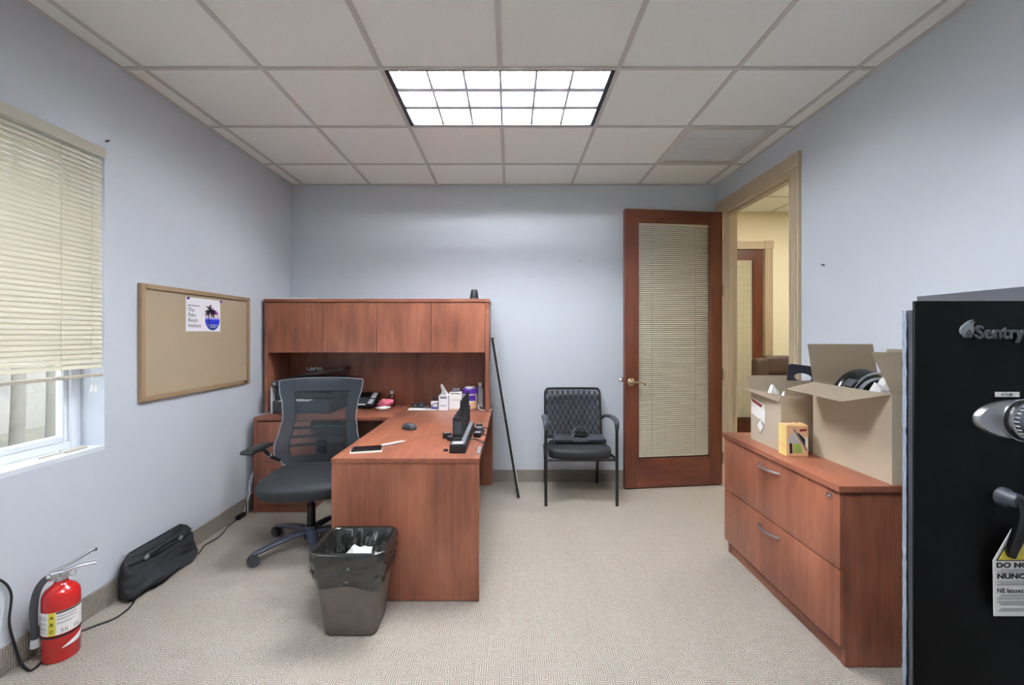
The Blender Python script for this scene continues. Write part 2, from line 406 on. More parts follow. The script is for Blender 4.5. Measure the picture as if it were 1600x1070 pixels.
HXS = [2.03 + .61 * i for i in range(8)]; HYS = [HY - .61 * i for i in range(8)]
hm = mesh_of('ceiling_tile', box(BM(), -.302, .302, -.302, .302, 0, .015), M['tile'], 0)
HL = (2.64, 3.86, HYS[3] , HYS[2])
for i in range(7):
    for j in range(7):
        cx, cy = HXS[i] + .305, HYS[j] - .305
        if HL[0] < cx < HL[1] and HL[2] < cy < HL[3]: continue
        piece('ceiling_tile', hm, hc, (cx, cy, HC + .005))
for x in HXS: obj('tee_bar', box(BM(), x - .012, x + .012, 1.2, HY, HC, HC + .006), 'grid', hc, smooth=0)
for y in HYS: obj('cross_tee', box(BM(), XR + .12, HX, y - .012, y + .012, HC - .0006, HC + .005), 'grid', hc, smooth=0)
t = thing('ceiling_light', 'bright flat diffuser light in the ceiling beyond the doorway', 'ceiling light', ((HL[0] + HL[1]) / 2, (HL[2] + HL[3]) / 2, HC))
b = BM()
for a in ((HL[0] + .01, HL[0] + .03, HL[2] + .01, HL[3] - .01), (HL[1] - .03, HL[1] - .01, HL[2] + .01, HL[3] - .01), (HL[0] + .03, HL[1] - .03, HL[2] + .01, HL[2] + .03), (HL[0] + .03, HL[1] - .03, HL[3] - .03, HL[3] - .01)): box(b, *a, HC + .001, HC + .03)
obj('frame', b, 'dark_grey', t, smooth=0)
obj('diffuser', box(BM(), HL[0] + .03, HL[1] - .03, HL[2] + .03, HL[3] - .03, HC + .008, HC + .02), 'hall_lamp', t, smooth=0)

# door trim with fluted casings and corner blocks
def fluted(bm, x0, x1, axis_y0, axis_y1, z0, z1, face, depth):
    """pilaster casing on a wall of constant x: face = x of the wall, depth < 0 comes out to -x"""
    box(bm, face + depth * .7, face, axis_y0, axis_y1, z0, z1)
    n = 3; w = (axis_y1 - axis_y0) / (2 * n + 1)
    for k in range(n + 1): box(bm, face + depth, face + depth * .7, axis_y0 + 2 * k * w, axis_y0 + (2 * k + 1) * w, z0, z1)
t = thing('trim_1', 'taupe fluted door casing with corner blocks around the open doorway', 'door frame', (XR, (DY0 + DY1) / 2, 0), kind='structure')
CW = .098
for a, c in ((DY0 - CW, DY0), (DY1, DY1 + .088)):
    b = BM(); fluted(b, 0, 0, a, c, 0, DZ1 - .004, XR, -.02); obj('casing', b, 'casing', t, smooth=0)
    b = box(BM(), XR - .026, XR, a - (.003 if a < 3 else 0), c + .003 * (a < 3), DZ1 - .004, DZ1 + CW, .003, 1)
    m_ = Matrix.Translation((XR - .026, (a + c) / 2, DZ1 + CW / 2 - .002)) @ Matrix.Rotation(-PI / 2, 4, 'Y')
    lathe(b, [(.001, .004), (.012, .004), (.015, .001), (.02, .001), (.024, .006), (.034, .006), (.037, 0)], n=24, mx=m_)
    obj('corner_block', b, 'casing', t)
b = BM(); box(b, XR - .014, XR, DY0, DY1, DZ1, DZ1 + CW - .006)
for k in range(4): box(b, XR - .02, XR - .014, DY0, DY1, DZ1 + .006 + k * .026, DZ1 + .018 + k * .026)
obj('head_casing', b, 'casing', t, smooth=0)
for y, s in ((DY0, 1), (DY1, -1)):
    b = box(BM(), XR - .006, XR + .126, min(y, y + s * .012), max(y, y + s * .012), 0, DZ1)
    box(b, XR + .05, XR + .085, min(y, y + s * .026), max(y, y + s * .026), 0, DZ1)
    obj('jamb', b, 'casing', t, smooth=0)
b = box(box(BM(), XR - .006, XR + .126, DY0, DY1, DZ1 - .012, DZ1), XR + .05, XR + .085, DY0, DY1, DZ1 - .026, DZ1)
obj('head_jamb', b, 'casing', t, smooth=0)
for z in (.25, 1.0, 1.75, 2.25):
    obj('hinge', cyl(BM(), (XR - .006, DY1 - .02, z - .05), (XR - .006, DY1 - .02, z + .05), .007, n=10), 'brass', t)

# door leaf: local x runs from the hinge to the free edge, local -y is its thickness
def door_leaf(name, label, loc, rotz, w, h, stile, rail_t, rail_b, handle=True, pitch=.018, kind='structure'):
    t = thing(name, label, 'door', loc, rotz, kind=kind); d = .045
    for a in (0, w - stile): obj('stile', box(BM(), a, a + stile, -d, 0, .012, h, .002, 1), 'mahogany', t, True)
    obj('top_rail', box(BM(), stile, w - stile, -d + .001, -.001, h - rail_t, h), 'mahogany_x', t, True)
    obj('bottom_rail', box(BM(), stile, w - stile, -d + .001, -.001, .012, rail_b), 'mahogany_x', t, True)
    b = BM(); x0, x1, z0, z1 = stile, w - stile, rail_b, h - rail_t
    for yy in (-.012, -d + .002):
        for q in ((x0, x0 + .012, z0, z1), (x1 - .012, x1, z0, z1), (x0 + .012, x1 - .012, z0, z0 + .012), (x0 + .012, x1 - .012, z1 - .012, z1)):
            box(b, q[0], q[1], yy, yy + .010, q[2], q[3])
    obj('glazing_bead', b, 'mahogany', t, True, smooth=0)
    for yy in (-.010, -d + .006): obj('glass_pane', box(BM(), x0, x1, yy, yy + .004, z0, z1), 'door_glass', t, True, smooth=0)
    b = BM(); z = z1 - .03
    box(b, x0 + .008, x1 - .008, -.031, -.015, z1 - .026, z1 - .004)
    while z > z0 + .02:
        mx = Matrix.Translation(((x0 + x1) / 2, -.022, z)) @ Matrix.Rotation(math.radians(-50), 4, 'X')
        box(b, -(x1 - x0) / 2 + .008, (x1 - x0) / 2 - .008, -.0085, .0085, -.0004, .0004, mx=mx); z -= pitch
    o = obj('blind_slats', b, 'door_slat', t, True, smooth=0, kind='stuff', label='cream mini blind between the panes')
    for fx in (.2, .8): obj('ladder_cord', cyl(BM(), (x0 + (x1 - x0) * fx, -.0125, z0), (x0 + (x1 - x0) * fx, -.0125, z1), .0008, n=5), 'rail', t, True)
    if handle:
        obj('latch', lathe(BM(), [(.001, 0), (.016, 0), (.020, .012), (.020, .03), (.013, .041), (.001, .043)], n=20, mx=Matrix.Translation((w, -.030, .955)) @ Matrix.Rotation(PI / 2, 4, 'Y')), 'chrome', t, True)
        for s, yy in ((1, 0), (-1, -d)):
            hx, hz = w - .055, .937
            hb = obj('handle', lathe(BM(), [(.001, 0), (.033, 0), (.033, .004), (.028, .009), (.014, .012), (.011, .03), (.011, .05), (.001, .052)], n=24, mx=Matrix.Translation((hx, yy, hz)) @ Matrix.Rotation(-s * PI / 2, 4, 'X')), 'brass', t, True)
            p = curve([(hx, yy + s * .046, hz), (hx - .03, yy + s * .05, hz + .002), (hx - .07, yy + s * .05, hz + .006), (hx - .1, yy + s * .05, hz - .004), (hx - .108, yy + s * .05, hz - .016), (hx - .1, yy + s * .05, hz - .02)], 5)
            obj('lever', tube(BM(), p, [.009 - .004 * i / len(p) for i in range(len(p))], 10), 'brass' if s > 0 else 'chrome', hb, True)
    return t
door_leaf('door_1', 'mahogany glazed door with a built-in mini blind, swung open against the end wall', (XR - .004, 3.878, 0), PI + .1257, .912, 2.45, .115, .105, .25)
# door in the far wall
door_leaf('door_2', 'narrow view of a closed mahogany blind-backed door in the cream wall', (3.165, HY + .012, 0), PI, .89, 2.41, .11, .11, .29, handle=False)
t = thing('trim_2', 'tan door casing with corner block around the far closed door', 'door frame', (2.72, HY, 0), kind='structure')
for a, c in ((2.16, 2.26), (3.18, 3.28)):
    b = box(BM(), a, c, HY - .014, HY, 0, 2.42)
    for k in range(4): box(b, a + .004 + k * .025, a + .016 + k * .025, HY - .02, HY - .014, 0, 2.42)
    obj('casing', b, 'casing', t, smooth=0)
    obj('corner_block', box(BM(), a - .003, c + .003, HY - .026, HY, 2.42, 2.522, .003, 1), 'casing', t)
obj('head_casing', box(BM(), 2.263, 3.177, HY - .018, HY, 2.42, 2.516), 'casing', t, smooth=0)

# window: reveal is the wall itself; vinyl frame, sash, pane
wx = XL - .115
t = thing('window_1', 'white vinyl window set deep in the blue grey wall', 'window', (wx, (WY0 + WY1) / 2, WZ0), kind='structure')
b = BM()
for q in ((WY0, WY0 + .045, WZ0, WZ1), (WY1 - .05, WY1, WZ0, WZ1), (WY0 + .045, WY1 - .05, WZ0, WZ0 + .035), (WY0 + .045, WY1 - .05, WZ1 - .045, WZ1)): box(b, wx - .07, wx, q[0], q[1], q[2], q[3], .003, 1)
obj('window_frame', b, 'vinyl', t)
b = BM(); yi0, yi1, zi0, zi1 = WY0 + .045, WY1 - .05, WZ0 + .035, WZ1 - .045
for q in ((yi0, yi0 + .03, zi0, zi1), (yi1 - .022, yi1, zi0, zi1), (yi0 + .03, yi1 - .022, zi0, zi0 + .03), (yi0 + .03, yi1 - .022, zi1 - .03, zi1), (yi0 + .03, yi1 - .022, 1.52, 1.56)): box(b, wx - .055, wx - .015, q[0], q[1], q[2], q[3], .003, 1)
obj('sash', b, 'vinyl', t)
obj('pane', box(BM(), wx - .038, wx - .034, yi0 + .02, yi1 - .02, zi0 + .02, zi1 - .02), 'glass', t, smooth=0)
obj('sill', box(BM(), wx, XL + .001, WY0, WY1, WZ0 - .02, WZ0 + .0015), 'vinyl', t, smooth=0)
t = thing('fill_window', 'unseen white vinyl window added to the same wall for fill daylight', 'window', (wx, -.75, WZ0), kind='structure')  # added behind the viewer, out of view, to bring in more fill daylight
b = BM()
for q in ((-1.35, -1.28, WZ0, WZ1), (-.22, -.15, WZ0, WZ1), (-1.28, -.22, WZ0, WZ0 + .07), (-1.28, -.22, WZ1 - .07, WZ1), (-1.28, -.22, 1.5, 1.55)): box(b, wx - .07, wx, *q, .003, 1)
obj('window_frame', b, 'vinyl', t)
obj('pane', box(BM(), wx - .038, wx - .034, -1.29, -.21, WZ0 + .06, WZ1 - .06), 'glass', t, smooth=0)
# small latch piece on the sill
b = BM(); box(b, XL - .075, XL - .035, 2.0, 2.1, WZ0 + .0015, WZ0 + .012, .004, 2); tube(b, curve([(XL - .05, 2.0, WZ0 + .008), (XL - .06, 1.95, WZ0 + .006), (XL - .055, 1.9, WZ0 + .006)], 4), .004, 6)
solo('window_latch', b, 'rail', 'small loose white latch lying on the window sill corner', 'latch')

# venetian blind
bx = XL + .004
t = thing('window_blind', 'cream venetian blind lowered over most of the window', 'blind', (bx, (WY0 + WY1) / 2, 1.15))
obj('headrail', box(box(BM(), bx - .032, bx - .002, WY0 + .006, WY1 - .003, WZ1 - .045, WZ1 - .003), bx - .002, bx + .003, WY0 + .002, WY1 - .001, WZ1 - .052, WZ1 - .001, .001, 1), 'rail', t)
w_ = (WY1 - WY0) - .022
bm_ = BM()
prof = [(-.0145, -.0014), (-.007, .0009), (0, .0017), (.007, .0009), (.0145, -.0014)]
for sgn in (1,):
    top = [[(a, yy, h + .0005) for a, h in prof] for yy in (-w_ / 2, w_ / 2)]
loft(bm_, [[(a, yy, h + .0004) for a, h in prof] + [(a, yy, h - .0004) for a, h in prof[::-1]] for yy in (-w_ / 2, w_ / 2)])
slat_me = mesh_of('slat', bm_, M['slat'], 60)
z = WZ1 - .066; nsl = 0
while z > 1.178:
    tilt = math.radians(-60) if z > 1.25 else math.radians(-44)
    piece('slat', slat_me, t, (-.016, .006, z - 1.15), (0, -tilt, 0)); nsl += 1
    z -= .0228 if z > 1.26 else .0255
obj('bottom_rail', box(BM(), bx - .029, bx - .003, WY0 + .014, WY1 - .009, 1.146, 1.162, .004, 2), 'rail', t)
for yy in (1.15, 1.94):
    for dx in (-.0295, -.003): obj('ladder_cord', cyl(BM(), (bx + dx, yy, 1.155), (bx + dx, yy, WZ1 - .05), .0016, n=6), 'slat', t)
pc = obj('pull_cord', tube(BM(), curve([(bx + .004, 2.075, WZ1 - .055), (bx + .005, 2.075, 1.6), (bx + .004, 2.073, 1.2), (bx + .004, 2.075, 1.105)], 4), .0010, 6), 'slat', t)
obj('tassel', cyl(cyl(BM(), (bx + .004, 2.075, 1.11), (bx + .004, 2.075, 1.08), .003, .009, 10), (bx + .004, 2.094, 1.105), (bx + .004, 2.094, 1.075), .003, .009, 10), 'white', pc)

# outside
struct('ground', box(BM(), -14, XL - .2, -8, 14, -.3, -.12), 'grass', 'pale dry ground outside the window', 'ground')
struct('wall_outside', box(BM(), -7.7, -7.5, -8, 14, -.2, 5.5), 'outside_wall', 'sunlit pale wall across the yard outside the window', 'wall')
for i, (x, y, r) in enumerate(((-6.4, 5.6, .06), (-4.9, 4.60, .045))):
    b = BM(); tube(b, curve([(x, y, -.13), (x + .03, y, .6), (x - .02, y + .04, 1.4), (x, y, 2.6), (x + .05, y, 4.2)], 4), [r * (1.25 - .02 * k) for k in range(17)], 12)
    t = thing('palm_tree', ('thick' if i == 0 else 'slender') + ' grey palm trunk standing outside the window', 'tree', (x, y, -.13))
    obj('trunk', b, 'bark', t)
    for k in range(9):
        a = 2 * PI * k / 9 + i; p = curve([(x + .05, y, 4.2), (x + .05 + .4 * math.cos(a), y + .4 * math.sin(a), 4.45), (x + .05 + .75 * math.cos(a), y + .75 * math.sin(a), 4.15)], 5)
        obj('frond', tube(BM(), p, [.02 + .16 * math.sin(PI * (j + .5) / len(p)) for j in range(len(p))], 6, flat=.12), 'green', t)

# ================================================================== CEILING FIXTURES
def troffer(x0, x1, y0, y1, label):
    t = thing('ceiling_light', label, 'ceiling light', ((x0 + x1) / 2, (y0 + y1) / 2, ZC))
    x0 += .014; x1 -= .014; y0 += .014; y1 -= .014; f = .022
    b = BM()
    for q in ((x0, x0 + f, y0, y1), (x1 - f, x1, y0, y1), (x0 + f, x1 - f, y0, y0 + f * .5), (x0 + f, x1 - f, y1 - f * .5, y1)): box(b, *q, ZC + .001, ZC + .02)
    obj('frame', b, 'black_metal', t, smooth=0)
    a0, a1, b0, b1 = x0 + f, x1 - f, y0 + f * .5, y1 - f * .5
    b = BM(); zt = ZC + .14
    box(b, a0 - .004, a1 + .004, b0 - .004, b1 + .004, zt, zt + .004)
    for q in ((a0 - .004, a0, b0, b1), (a1, a1 + .004, b0, b1), (a0 - .004, a1 + .004, b0 - .004, b0), (a0 - .004, a1 + .004, b1, b1 + .004)): box(b, *q, ZC + .02, zt)
    obj('housing', b, 'reflector', t, smooth=0)
    def blade(p0, p1, depth=.020, th=.010):
        """V-shaped blade: thin at the bottom edge, wider at the top"""
        p0, p1 = Vector(p0), Vector(p1); d = (p1 - p0).normalized(); s = Vector((-d.y, d.x, 0))
        return loft(BM(), [[p - s * th * .7, p + s * th * .7, p + s * th * 1.3 + Vector((0, 0, depth)), p - s * th * 1.3 + Vector((0, 0, depth))] for p in (p0, p1)])
    for k in range(1, 6):
        x = a0 + (a1 - a0) * k / 6; obj('louver_blade', blade((x, b0, ZC + .012), (x, b1, ZC + .012)), 'louver', t, smooth=0)
    for k in range(1, 3):
        y = b0 + (b1 - b0) * k / 3; obj('louver_blade', blade((a0, y, ZC + .0125), (a1, y, ZC + .0125), .022, .026), 'louver', t, smooth=0)
    for k in range(3):
        y = b0 + (b1 - b0) * (k + .5) / 3
        obj('tube_lamp', cyl(BM(), (a0 + .02, y, ZC + .078), (a1 - .02, y, ZC + .078), .019, n=10), 'tube_lamp', t)
        r_ = BM(); w3 = (b1 - b0) / 6 - .004
        sheet(r_, lambda u, v: Vector((a0 + .001 + (a1 - a0 - .002) * u, y - w3 + 2 * w3 * v, ZC + .062 + .07 * math.sin(PI * v) ** .6)), 1, 12)
        obj('reflector', r_, 'reflector', t)
    return t
troffer(*LIGHTS[0], 'glowing three-tube ceiling light with a white louver grid')
troffer(*LIGHTS[1], 'second three-tube ceiling light, above and behind the viewer')
x0, x1, y0, y1 = VENT
t = thing('ceiling_vent', 'grey slatted return air grille in the ceiling near the door', 'vent', ((x0 + x1) / 2, (y0 + y1) / 2, ZC))
b = BM(); x0 += .013; x1 -= .013; y0 += .013; y1 -= .013
for q in ((x0, x0 + .03, y0, y1), (x1 - .03, x1, y0, y1), (x0 + .03, x1 - .03, y0, y0 + .03), (x0 + .03, x1 - .03, y1 - .03, y1)): box(b, *q, ZC + .001, ZC + .012)
obj('frame', b, 'grid', t, smooth=0)
obj('backing', box(BM(), x0 + .02, x1 - .02, y0 + .02, y1 - .02, ZC + .03, ZC + .035), 'grid', t, smooth=0)
sm = mesh_of('slat', box(BM(), -(x1 - x0) / 2 + .03, (x1 - x0) / 2 - .03, -.0125, .0125, -.0006, .0006), M['vent_white'], 0)
n = 30
for k in range(n): piece('slat', sm, t, (0, y0 + .035 + (y1 - y0 - .07) * k / (n - 1) - (y0 + y1) / 2, .013), (math.radians(9), 0, 0))

# ================================================================== LARGE FURNITURE
DT = .725                                   # desk height
# --- desk (peninsula) with two end panels
t = thing('desk', 'cherry laminate desk running out from the end wall, end panel facing the bin', 'desk', (-.53, 3.04, 0))
obj('desktop', box(BM(), -.906, -.155, 2.183, 3.9, DT - .026, DT, .0025, 2), 'wood_y', t)
obj('end_panel', box(BM(), -.904, -.157, 2.186, 2.214, 0.004, DT - .027, .0015, 1), 'wood_z', t)
obj('end_panel', box(BM(), -.904, -.157, 3.872, 3.9, 0.004, DT - .027, .0015, 1), 'wood_z', t)
obj('modesty_panel', box(BM(), -.54, -.522, 2.216, 3.87, .12, DT - .027), 'wood_y', t)
# --- credenza
t = thing('credenza', 'cherry laminate credenza with drawers under the hutch, behind the swivel chair', 'cabinet', (-1.42, 3.58, 0))
CX0, CX1, CY0 = -1.943, -.908, 3.268
obj('top', box(BM(), CX0, CX1, CY0, 3.9, DT - .026, DT, .0025, 2), 'wood_x', t)
obj('side_panel', box(BM(), CX0 + .002, CX0 + .03, CY0 + .002, 3.9, .003, DT - .027), 'wood_z', t)
obj('back_panel', box(BM(), CX0 + .03, CX1, 3.88, 3.9, .003, DT - .027), 'wood_z', t)
b = box(BM(), CX0 + .03, CX0 + .05, CY0 + .03, 3.88, .06, DT - .027); box(b, -1.53, -1.51, CY0 + .022, 3.88, .003, DT - .027); box(b, CX0 + .05, -1.53, CY0 + .03, 3.88, .06, .08)
obj('pedestal_body', b, 'wood_z', t, smooth=0)
obj('plinth', box(BM(), CX0 + .03, -1.53, CY0 + .012, CY0 + .03, .003, .066), 'wood_x', t)
for z0, z1 in ((.392, .690), (.07, .388)):
    d_ = obj('drawer', box(BM(), CX0 + .032, -1.512, CY0 + .001, CY0 + .022, z0, z1, .0015, 1), 'wood_z', t)
    if z0 > .3: obj('lock', cyl(BM(), (-1.58, CY0 + .002, .655), (-1.58, CY0 - .004, .655), .009, n=14), 'chrome', d_, label='round chrome drawer lock')
# --- hutch
HX0, HX1, HYF, HYB, HZ1 = -1.985, -.172, 3.49, 3.868, 1.640
t = thing('hutch', 'cherry laminate hutch with four flush doors standing on the credenza', 'hutch', ((HX0 + HX1) / 2, 3.68, DT))
obj('top', box(BM(), HX0 - .004, HX1 + .004, HYF - .008, HYB, HZ1 - .026, HZ1, .002, 1), 'wood_x', t)
for x in (HX0, HX1 - .03): obj('side_panel', box(BM(), x, x + .03, HYF, HYB, DT, HZ1 - .027, .0015, 1), 'wood_z', t)
obj('back_panel', box(BM(), HX0 + .03, HX1 - .03, 3.84, 3.858, DT, HZ1 - .027), 'wood_z', t)
b = box(BM(), HX0 + .03, HX1 - .03, HYF + .022, 3.84, 1.209, 1.231); box(b, -1.089, -1.069, HYF + .022, 3.84, 1.231, HZ1 - .027)
obj('shelf', b, 'wood_x', t, smooth=0)
dw = (HX1 - HX0 - .062) / 4
for k in range(4):
    x = HX0 + .031 + k * dw
    obj('door', box(BM(), x + .0015, x + dw - .0015, HYF, HYF + .018, 1.206, HZ1 - .029, .0012, 1), 'wood_z', t)

# --- lateral filing cabinet
FX0, FX1, FY0, FY1, FT = 1.358, 1.885, 1.752, 2.69, .74
t = thing('filing_cabinet', 'two-drawer cherry laminate lateral filing cabinet under the cardboard boxes', 'cabinet', (1.62, 2.22, 0))
obj('top', box(BM(), FX0 - .033, FX1, FY0 - .012, FY1 + .012, FT - .026, FT, .0025, 2), 'wood_y', t)
for y in (FY0, FY1 - .022): obj('side_panel', box(BM(), FX0, FX1, y, y + .022, .003, FT - .027, .001, 1), 'wood_z', t)
b = box(BM(), FX1 - .016, FX1, FY0 + .022, FY1 - .022, .003, FT - .027); box(b, FX0 + .02, FX1 - .016, FY0 + .022, FY1 - .022, .07, .084)
obj('carcass', b, 'wood_z', t, smooth=0)
obj('plinth', box(BM(), FX0 + .006, FX0 + .024, FY0 + .022, FY1 - .022, .003, .084), 'wood_y', t)
for z0, z1 in ((.398, .709), (.083, .393)):
    d_ = obj('drawer', box(BM(), FX0 - .022, FX0 - .001, FY0 - .002, FY1 + .002, z0, z1, .002, 2), 'wood_z', t)
    hz = .662 if z0 > .3 else .342
    p = [(FX0 - .022 - .03 * math.sin(PI * k / 12) ** .7, 2.228 - .088 + .176 * k / 12, hz) for k in range(13)]
    obj('handle', tube(BM(), p, [.0085] * 13, 8, flat=.75), 'nickel', d_)
    if z0 > .3: obj('lock', lathe(BM(), [(.001, .004), (.006, .004), (.006, .006), (.012, .006), (.012, 0)], n=16, mx=Matrix.Translation((FX0 - .022, 1.805, .682)) @ Matrix.Rotation(-PI / 2, 4, 'Y')), 'chrome', d_, label='round chrome cabinet lock')

# --- safe with its door swung open towards the viewer
t = thing('safe', 'tall black steel safe against the wall, its dial door swung open', 'safe', (1.7, 1.27, 0))
b = BM(); SX, SY0, SY1, SZ = 1.512, .96, 1.605, 1.492
for q in ((SX, 1.885, SY0, SY0 + .04, .02, SZ), (SX, 1.885, SY1 - .04, SY1, .02, SZ), (1.845, 1.885, SY0 + .04, SY1 - .04, .02, SZ), (SX, 1.845, SY0 + .04, SY1 - .04, SZ - .05, SZ), (SX, 1.845, SY0 + .04, SY1 - .04, .02, .07)): box(b, *q)
obj('body', b, 'safe_grey', t, smooth=0)
obj('lining', box(BM(), 1.82, 1.845, SY0 + .04, SY1 - .04, .07, SZ - .05), 'felt', t, smooth=0)
obj('shelf', box(BM(), SX + .04, 1.82, SY0 + .04, SY1 - .04, .72, .735), 'felt', t, smooth=0)
PX0, PX1, PY, PZ0, PZ1 = .889, 1.488, .950, .045, 1.4245
for x in (SX + .05, SX + .25):
    for y in (SY0 + .06, SY1 - .06): obj('foot', cyl(BM(), (x, y, 0), (x, y, .02), .025, n=14), 'black_plastic', t)
for z in (.25, 1.2): obj('hinge', cyl(BM(), (PX1 + .012, PY + .006, z - .06), (PX1 + .012, PY + .006, z + .06), .014, n=12), 'safe_black', t)
d_ = obj('door', box(BM(), PX0, PX1, PY, PY + .006, PZ0, PZ1, .0015, 1), 'safe_black', t)
obj('door_box', box(BM(), .924, 1.46, PY + .006, 1.002, PZ0 + .02, PZ1 - .018), 'safe_grey', d_, smooth=0)
bm_ = BM(); sheet(bm_, lambda u, v: Vector((.919 + .0025 * noise.noise(Vector((0, 30 * u, 60 * v))), 1.002 + .010 * u, PZ0 + .02 + (PZ1 - PZ0 - .038) * v)), 4, 160)
sheet(bm_, lambda u, v: Vector((.919 + .541 * v, 1.012, PZ0 + .02 + (PZ1 - PZ0 - .038) * u)), 6, 3)
obj('door_lining', bm_, 'felt', d_)
for z in (.32, .807, 1.168): obj('bolt', lathe(BM(), [(.001, .009), (.008, .008), (.0125, .003), (.0125, -.01), (.001, -.01)], n=16, mx=Matrix.Translation((.926, .975, z)) @ Matrix.Rotation(-PI / 2, 4, 'Y')), 'chrome', d_)
# oval escutcheon, dial
ec = Vector((1.112, PY, 1.165))
rings = []
for s, y in ((1.0, 0), (.985, -.006), (.93, -.011), (.6, -.014), (.02, -.015)):
    rings.append([(ec.x + .096 * s * math.cos(2 * PI * k / 40), ec.y + y, ec.z + .043 * s * math.sin(2 * PI * k / 40)) for k in range(40)])
obj('escutcheon', loft(BM(), rings), 'nickel', d_)
mr = Matrix.Translation((ec.x, ec.y - .013, ec.z)) @ Matrix.Rotation(PI / 2, 4, 'X')
obj('dial_ring', lathe(BM(), [(.001, 0), (.046, 0), (.046, .004), (.04, .005), (.001, .005)], n=40, mx=mr), 'chrome', d_)
obj('dial_gap', lathe(BM(), [(.041, .0052), (.0445, .0052), (.0445, .006), (.041, .006)], n=40, mx=mr), 'ink', d_)
obj('dial', lathe(BM(), [(.001, .004), (.039, .004), (.037, .014), (.034, .016), (.031, .04), (.026, .043), (.001, .043)], n=40, mx=mr), 'dark_grey', d_)
b = BM()
for k in range(24):
    a = 2 * PI * k / 24; box(b, -.0008, .0008, .0345, .0362, .016, .024, mx=mr @ Matrix.Rotation(a, 4, 'Z'))
obj('dial_marks', b, 'white', d_, smooth=0)
obj('dial_collar', lathe(BM(), [(.03, .005), (.0405, .005), (.0395, .013), (.036, .015)], n=40, mx=mr), 'chrome', d_)
obj('dial_cap', lathe(BM(), [(.001, .0425), (.022, .0425), (.022, .046), (.019, .048), (.001, .048)], n=32, mx=mr), 'nickel', d_)
# label above the dial
o = obj('number_label', box(BM(), 1.066, 1.119, PY - .0012, PY - .0001, 1.2135, 1.2245), 'paper', d_, smooth=0)
obj('label_print', place(text_bm('4-27-88', .008, .0003), (1.078, PY - .0015, 1.2165), (1, 0, 0), (0, 0, 1)), 'grey_ink', d_)
# raised lettering and emblem
obj('lettering', place(text_bm('Sentry', .0395, .0022, .0010, spacing=1.04), (1.0185, PY - .0035, 1.3425), (1, 0, 0), (0, 0, 1)), 'safe_grey', d_, smooth=0)
fl = [(0, -.019), (.009, -.019), (.013, -.010), (.014, 0), (.012, .006), (.0125, .012), (.016, .016), (.0165, .0165), (.010, .015), (.006, .011), (.006, .014), (.012, .0195), (.0135, .0205), (.005, .019), (-.004, .013), (-.0125, .006), (-.016, -.002), (-.0145, -.01), (-.009, -.017), (-.004, -.019)]
obj('emblem', prism(BM(), [(1.003 + x, PY - .004, 1.3625 + z) for x, z in fl], (0, .004, 0)), 'mid_grey', d_, smooth=0)
b = BM(); hx, hz = 1.005, 1.3435
for q in (((-.0065, 0), (-.005, 0), (-.005, .011), (-.0065, .011)), ((.005, 0), (.0065, 0), (.0065, .011), (.005, .011)), ((-.0065, .011), (-.005, .0105), (0, .0165), (0, .0185)), ((.0065, .011), (0, .0185), (0, .0165), (.005, .0105)), ((-.0022, 0), (.0022, 0), (.0022, .003), (-.0022, .003)), ((-.0022, .005), (.0022, .005), (.0022, .009), (-.0022, .009))):
    prism(b, [(hx + x, PY - .0048, hz + z) for x, z in q], (0, .001, 0))
obj('emblem_house', b, 'ink', d_, smooth=0)
# handle: hub and drop lever
hb = obj('handle', lathe(BM(), [(.001, 0), (.021, 0), (.021, .006), (.017, .012), (.016, .03), (.013, .034), (.001, .034)], n=28, mx=Matrix.Translation((1.082, PY, .995)) @ Matrix.Rotation(PI / 2, 4, 'X')), 'dark_grey', d_)
p = curve([(1.082, PY - .03, 1.0), (1.083, PY - .037, .97), (1.079, PY - .034, .93), (1.073, PY - .026, .89), (1.074, PY - .024, .875)], 5)
tube(hb_ := BM(), p, [.0085 + .0035 * math.sin(PI * i / (len(p) - 1)) for i in range(len(p))], 12, flat=.8)
WM[hb.name] = WM[d_.name].copy()
obj('lever', hb_, 'black_gloss', d_)
# hanging warning tag
ty = PY - .016
t = thing('warning_tag', 'white and yellow hang tag with bold black warnings hanging from the safe handle', 'tag', (1.1, ty, .74))
poly = [(1.046, .742), (1.165, .742), (1.165, .868), (1.138, .9), (1.118, .931), (1.085, .931), (1.0445, .862)]
obj('card', prism(BM(), [(x, ty, z) for x, z in poly], (0, .0012, 0)), 'paper', t, smooth=0)
tri = lambda g: [(1.0505 + g, .8615 + g * .5), (1.1585 - g, .8615 + g * .5), (1.115 - g * .5, .9265 - g * .9), (1.088 + g * .3, .9265 - g * .9)]
obj('black_border', prism(BM(), [(x, ty - .0004, z) for x, z in tri(0)], (0, .0004, 0)), 'ink', t, smooth=0)
obj('yellow_triangle', prism(BM(), [(x, ty - .0008, z) for x, z in tri(.0045)], (0, .0004, 0)), 'safety_yellow', t, smooth=0)
b = BM()
for k in range(4): cyl(b, (1.0715 + k * .0052, ty + .0002, .9 + k * .0085), (1.0715 + k * .0052, ty + .0012, .9 + k * .0085), .0042, n=10)
obj('scalloped_edge', b, 'paper', t)
for s, z, sz, fat in (('DO NOT', .8475, .0145, .0004), ('NUNCA', .8235, .0145, .0004), ('NE laissez', .793, .0135, .00008)):
    lt = text_bm(s, sz, .0002, fat * 1.7, spacing=1.04); bmesh.ops.scale(lt, vec=(1.0 if s[1] == 'E' else 1.38, 1, 1), verts=lt.verts[:])
    obj('lettering', place(lt, (1.0505 if s[0] == 'D' else 1.052, ty - .0006, z), (1, 0, 0), (0, 0, 1)), 'ink', t, smooth=0)
b = BM()
for z in (.842, .8385, .835, .8175, .8135, .81, .788, .784, .78, .774, .7705, .767, .758, .754): box(b, 1.0525 + .004 * (int(z * 1e4) % 3), 1.158, ty - .0006, ty - .0001, z - .0006, z + .0004)
